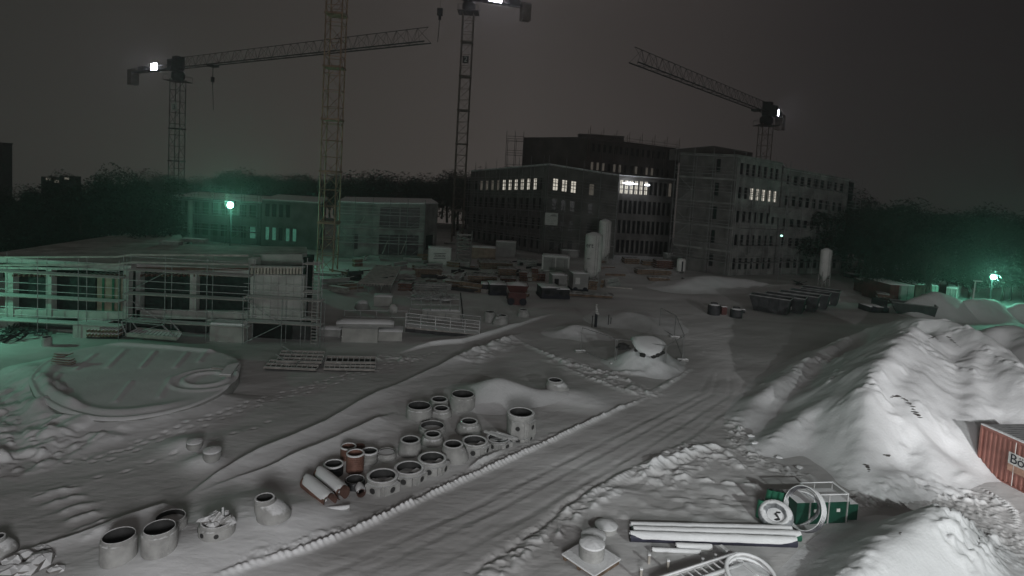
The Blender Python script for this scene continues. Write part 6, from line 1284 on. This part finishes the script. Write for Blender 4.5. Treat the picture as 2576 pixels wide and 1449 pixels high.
for k in range(5): p, q = atz(133 + k * 2, 912 - k * 6, ZS + .1 + .09 * k), atz(182 - k * 3 + rr.uniform(-6, 10), 913 - k * 6 + rr.uniform(-4, 4), ZS + .1 + .09 * k); t = thing('plank', ('lowest', 'second', 'middle', 'fourth', 'topmost')[k] + ' plank of the snowy fan of planks on the round slab', 'plank', p, 0, 'fan of planks on the round slab'); b = MB(); b.bar(p, q, .35, .05); b.build('plank', WOOD, t, world=True)
# round-tile pallet and fallen stairs by the slab
a, ang, ln, H = front(216, 296, 852, 854, 834, 1.0, 0); t = thing('pipe_bundle', 'pallet of short round timbers with scalloped snow on top', 'bundle', (a.x, a.y, 0), ang); H = max(H, .7)
for j in range(2):
    b = MB()
    for k in range(9): b.tube((ln * (k + .5) / 9, 0, H * (.35 + .42 * j)), (ln * (k + .5) / 9, 1.2, H * (.35 + .42 * j)), ln / 19, 10)
    b.build('timber_row', WOOD, t, True)
b = MB(); b.box((ln / 2, .6, H * .07), (ln, 1.1, H * .14)); b.build('pallet', INNER, t)
def P3(x, y, z): return atz(x, y, z)
t = thing('fallen_stairs', 'steel stair flight with handrails lying in front of the shell', 'stair flight', P3(330, 850, 0)); A0, A1, B0, B1 = P3(318, 842, .35), P3(445, 852, .35), P3(345, 828, .5), P3(455, 838, .5); b = MB(); b.bar(A0, A1, .08, .25); b.bar(B0, B1, .08, .25); b.build('stringer', DECK, t, world=True); b = MB()
for k in range(13): q = k / 12; b.bar(A0.lerp(A1, q), B0.lerp(B1, q), .22, .05)
b.build('steps', DECK, t, world=True)
for (p_, q_, w0, w1) in ((A0, A1, (305, 808), (408, 818)), (B0, B1, (325, 798), (428, 806))):
    u0, u1 = atY(w0[0], w0[1], p_.y), atY(w1[0], w1[1], q_.y); b = MB(); b.tube(u0, u1, .035, 6); b.tube(u0, p_, .04, 6); b.tube(u1, q_, .04, 6); b.build('handrail', GALV, t, world=True)
# formwork frames lying on the snow
def frame(label, cs, nx, ny, z=.18):
    p = [atz(x, y, z) for x, y in cs]; t = thing('formwork_frame', label, 'formwork frame', p[0], 0, 'formwork frames lying in the snow'); b = MB()
    for k in range(nx + 1): q = k / nx; b.bar(p[0].lerp(p[1], q), p[3].lerp(p[2], q), .05, .10)
    b.build('cross_bars', DECK, t, world=True); b = MB()
    for k in range(ny + 1): q = k / ny; b.bar(p[0].lerp(p[3], q) + Vector((0, 0, .03)), p[1].lerp(p[2], q) + Vector((0, 0, .03)), .11, .13)
    b.build('long_bars', DECK, t, world=True); b = MB(); pz = [v - Vector((0, 0, .10)) for v in p]; b.add(pz, [(0, 1, 2, 3)]); b.build('panel', INNER, t, world=True); return t
frame('grid frame nearest the round slab, lowest of four', ((664, 925), (795, 931), (808, 912), (680, 908)), 10, 2); frame('tilted grid frame stacked behind the lowest one', ((695, 910), (808, 913), (818, 887), (708, 884)), 8, 3, .35)
frame('grid frame lying right of the stacked pair', ((815, 929), (943, 932), (946, 915), (818, 912)), 10, 2); frame('grid frame overlapping at the back right', ((818, 913), (944, 914), (946, 900), (822, 898)), 9, 1, .32)
for i, (a_, b_) in enumerate((((695, 892), (722, 912)), ((712, 872), (748, 892)), ((738, 925), (765, 898)))): p, q = atz(*a_, .6), atz(*b_, .3); t = thing('steel_prop', ('steel prop leaning at the left of the frames', 'steel prop leaning at the top of the frames', 'steel prop lying across the front frame')[i], 'prop', p); b = MB(); b.tube(p, q, .04, 6); b.build('tube', GALV, t, world=True); b = MB(); b.box(tuple(q), (.2, .2, .03)); b.build('foot_plate', GALV, t, world=True)
# ================================================================ TREES
def bare_tree(seed, H=12, spread=.55, levels=5, m=TWIG, crown_dense=1.0):
    rr = random.Random(seed); bt = MB(); bc = MB()
    def grow(p, d, ln, r, lv):
        q = p + d * ln; (bt if lv < 2 else bc).tube(p, q, r, 5 if lv < 2 else 3, r * .68, cap=False)
        if lv >= levels: return
        n = rr.choice((3, 3, 4)) if lv > 0 else 5
        for k in range(n):
            ax = Vector((rr.uniform(-1, 1), rr.uniform(-1, 1), rr.uniform(-.2, .6))); dd = (d + ax * (spread + .08 * lv)).normalized(); f = 1 if lv == 0 else rr.uniform(.35, 1)
            grow(p.lerp(q, rr.uniform(.55, 1) if lv else rr.uniform(.6, 1)), dd, ln * rr.uniform(.6, .8), max(.012, r * .58), lv + 1)
    grow(Vector((0, 0, 0)), Vector((rr.uniform(-.05, .05), 0, 1)), H * .34, H * .016, 0)
    return bt, bc
def leafy_tree(seed, H=9, W=3.0, conifer=False):
    rr = random.Random(seed); bt = MB(); bt.tube((0, 0, 0), (0, 0, H * .8), H * .018, 6, H * .005); bc = MB()
    for k in range(8): a = rr.uniform(0, 6.28); z = H * rr.uniform(.25, .65); bt.tube((0, 0, z), (math.cos(a) * W * .5, math.sin(a) * W * .5, z + H * .15), H * .007, 4, .01)
    lobes = [(rr.uniform(-W, W) * .55, rr.uniform(-W, W) * .55, H * rr.uniform(.35, .88), W * rr.uniform(.28, .5)) for _ in range(12)]
    n = 2600
    for k in range(n):
        if conifer:
            z = H * (rr.random() ** 1.25) * .95 + H * .05; ring_ = abs(math.sin(z * 3.2 + rr.uniform(-.2, .2))); rad_ = W * (1 - z / H) * (.35 + .65 * ring_) * rr.uniform(.3, 1); a = rr.uniform(0, 6.283); c = Vector((rad_ * math.cos(a), rad_ * math.sin(a), z))
        else:
            l = rr.choice(lobes); a = rr.uniform(0, 6.283); e = math.asin(rr.uniform(-1, 1)); q = l[3] * rr.uniform(.55, 1.05); c = Vector((l[0] + q * math.cos(a) * math.cos(e), l[1] + q * math.sin(a) * math.cos(e), l[2] + q * math.sin(e)))
        s = rr.uniform(.10, .26); u = Vector((rr.uniform(-1, 1), rr.uniform(-1, 1), rr.uniform(-1, 1))).normalized(); v = u.cross(Vector((rr.uniform(-1, 1), rr.uniform(-1, 1), rr.uniform(-1, 1)))).normalized()
        bc.add([c - u * s, c + v * s * .6, c + u * s], [(0, 1, 2)])
    return bt, bc
protos = []
for i in range(3): bt, bc = bare_tree(20 + i); protos.append(('bare_tree', bt, bc, TWIG, 12.0))
for i in range(3): bt, bc = leafy_tree(40 + i, 9, 3.4); protos.append(('dense_tree', bt, bc, NEEDLE, 9.0))
for i in range(2): bt, bc = leafy_tree(50 + i, 10, 2.3, True); protos.append(('conifer_tree', bt, bc, NEEDLE, 10.0))
made = {}
def tree(pi, x, yt, Y, label, grp, wscale=1.0, yb=None):
    g = atY(x, yt, Y); g = Vector((g.x, g.y, 0)); Ht = max(2.5, zat(g.x, g.y, yt)); nm, bt, bc, m, H0 = protos[pi]
    if pi not in made:
        t = thing(nm, label, 'tree', g, 0, grp); bt.build('trunk', BARK, t); bc.build('crown', m, t); made[pi] = t
    else:
        t = copy_tree(made[pi]); t.location = g; t['label'] = label
        if grp: t['group'] = grp
        elif 'group' in t.keys(): del t['group']
    s = Ht / H0; t.rotation_euler = (0, 0, random.uniform(0, 6.28)); t.scale = (s * wscale, s * wscale, s); ORIG[t.name] = g; return t
rr = random.Random(77)
GL, GM, GR = 'dark trees beyond the site on the left', 'bare trees of the wood on the horizon', 'dark trees beyond the site on the right'
lbL = 'dark dense tree in the left tree belt'
for (x, yt, Y, pi, lb) in ((240, 420, 74, 6, 'dark rounded tree top above the left tree belt, left of two'), (290, 418, 76, 7, 'dark rounded tree top above the left tree belt, right of two'), (328, 432, 80, 6, 'dark tree right of the two tallest tops on the left'), (158, 432, 95, 3, 'round topped dark tree with lights glinting behind it')):
    tree({6: 3, 7: 5}.get(pi, pi), x, yt, Y, lb, None, .9)
for k in range(46):
    x = -80 + k * 10.5 + rr.uniform(-8, 8); Y = rr.uniform(54, 92); yt = 462 - max(0, (x - 0)) * .05 + rr.uniform(0, 60) * (1 if k % 2 else .3); 
    if Y < 70: yt = rr.uniform(480, 560)
    tree(rr.choice((3, 4, 5)), x, yt, Y, lbL + (', at its far left end' if x < 60 else ', just left of the rounded tops' if x < 200 else ', under the rounded tops' if x < 300 else ', behind the roof corner of the shell'), GL, 1.25)
for k in range(66):
    x = 360 + k * 13 + rr.uniform(-9, 9); Y = rr.uniform(128, 165); yt = 440 - (x > 1120) * 22 * (x < 1175) + rr.uniform(-10, 14)
    if 560 < x < 700: yt -= 8
    tree(rr.choice((0, 1, 2, 3, 4)), x, yt, Y, 'tree of the horizon wood ' + ('left of the mast marked 3' if x < 420 else 'behind the green floodlight' if x < 660 else 'left of the yellow mast' if x < 800 else 'right of the yellow mast' if x < 1000 else 'left of the mast marked 2'), GM, 1.7)
for k in range(58):
    x = 2105 + k * 11 + rr.uniform(-8, 8); Y = rr.uniform(84, 125); yt = 498 + max(0, x - 2150) * .07 + rr.uniform(-10, 26) - (2120 < x < 2150) * 22
    tree(rr.choice((0, 1, 2, 3, 5)), x, yt, Y, 'dark tree of the right-hand wood ' + ('beside the end of the office wing' if x < 2230 else 'above the red containers' if x < 2330 else 'behind the bare snowy tree' if x < 2420 else 'between the two lamp posts' if x < 2500 else 'right of the glowing street lamp'), GR, 1.35)
for k in range(16):
    x = 2200 + k * 30 + rr.uniform(-9, 9); tree(rr.choice((3, 4)), x, rr.uniform(600, 650), rr.uniform(74, 82), 'low dark tree behind the right boundary, ' + ('behind the track' if k < 4 else 'behind the container row' if k < 8 else 'behind the unlit lamp post' if k < 10 else 'around the glowing street lamp'), 'low trees behind the right boundary', 1.3)
lbD = 'snowy bar or board strewn between the stacks of the middle yard'
rr = random.Random(91)
for k in range(90):
    x, y = rr.uniform(840, 1560), rr.uniform(655, 745)
    if x > 1340: y = rr.uniform(650, 735)
    g = atz(x, y); a = rr.uniform(-.5, 1.4); ln_ = rr.uniform(.8, 3.2); wd_ = rr.choice((.1, .15, .3, .6)); ht_ = rr.choice((.12, .2, .35, .5)); b = MB(); q = Vector((math.cos(a), math.sin(a), 0)) * ln_ / 2
    for z_ in range(rr.choice((1, 2, 2))): of = Vector((rr.uniform(-.2, .2), rr.uniform(-.2, .2), 0)); b.bar(Vector((g.x, g.y, ht_ * (z_ + .55))) - q + of, Vector((g.x, g.y, ht_ * (z_ + .5))) + q + of, wd_, ht_ * .8)
    o = b.build(rr.choice(('board', 'beam', 'crate')), rr.choice((WOOD, WOOD, GREY, SKIP, DECK))); tag(o, 'snowy bar or board strewn ' + ('beside the yellow mast foot' if x < 900 else 'round the lattice formwork' if x < 1010 else 'left of the stair tower' if x < 1140 else 'below the stair tower' if x < 1250 else 'left of the dark machine row' if x < 1340 else 'round the pale container' if x < 1440 else 'at the foot of the silos') + (', far side' if y < 700 else ', near side'), 'building material', 'material strewn in the middle yard', 'thing')
tree(1, 2344, 602, 73, 'bare snowy tree standing out behind the rack of frames', None, 1.1)
tree(2, 1150, 412, 121, 'bare tree crown behind the mast marked 2', None, 1.2)
q = atY(31, 357, 102); p = atY(-60, 357, 100); t = thing('tower_block', 'plain dark tall block cut by the left edge above the trees', 'building', (p.x, 100, 0)); b = MB(); wl = q.x - p.x; b.box((wl / 2, 1, p.z / 2), (wl, 2, p.z)); b.build('wall', DARKC, t)
for k in range(4): b = MB(); b.box((wl / 2, -.03, p.z - 1.6 - k * 1.9), (wl * .9, .08, .8)); b.build('window_band', DARK, t)
b = MB(); b.box((wl / 2, 1, p.z + .05), (wl + .1, 2.2, .2)); b.build('roof', DARKC, t)
# distant lit windows on the left skyline
for i, (x, y) in enumerate(((120, 452), (141, 457), (167, 450))):
    p = atY(x, y, 128); t = thing('distant_house', ('distant house with two lit windows at the left skyline', 'distant house with one dim window at the left skyline', 'distant house with a lit window right behind the round topped tree')[i], 'house', (p.x, p.y, 0)); b = MB(); b.box((0, 1.2, p.z / 2), (3.2, 2, p.z + 1.2)); b.build('wall', DARK, t); b = MB(); b.box((0, .16, p.z + .1), (1.0, .06, .55)); b.build('window', mat('far_window', (.3, .28, .25), emit=((1, .9, .75), .16)), t)
# ================================================================ HAZE
hm = bpy.data.materials.new('haze'); hm.use_nodes = True; n_ = hm.node_tree.nodes; l_ = hm.node_tree.links
n_.remove(n_['Principled BSDF']); pv = n_.new('ShaderNodeVolumePrincipled'); pv.inputs['Color'].default_value = (.85, .85, .85, 1); pv.inputs['Density'].default_value = HAZE; pv.inputs['Anisotropy'].default_value = 0.78; l_.new(pv.outputs[0], n_['Material Output'].inputs['Volume'])
b = MB(); b.box((0, 0, 11), (430, 430, 102)); hz = b.build('haze', hm); tag(hz, kind='stuff')
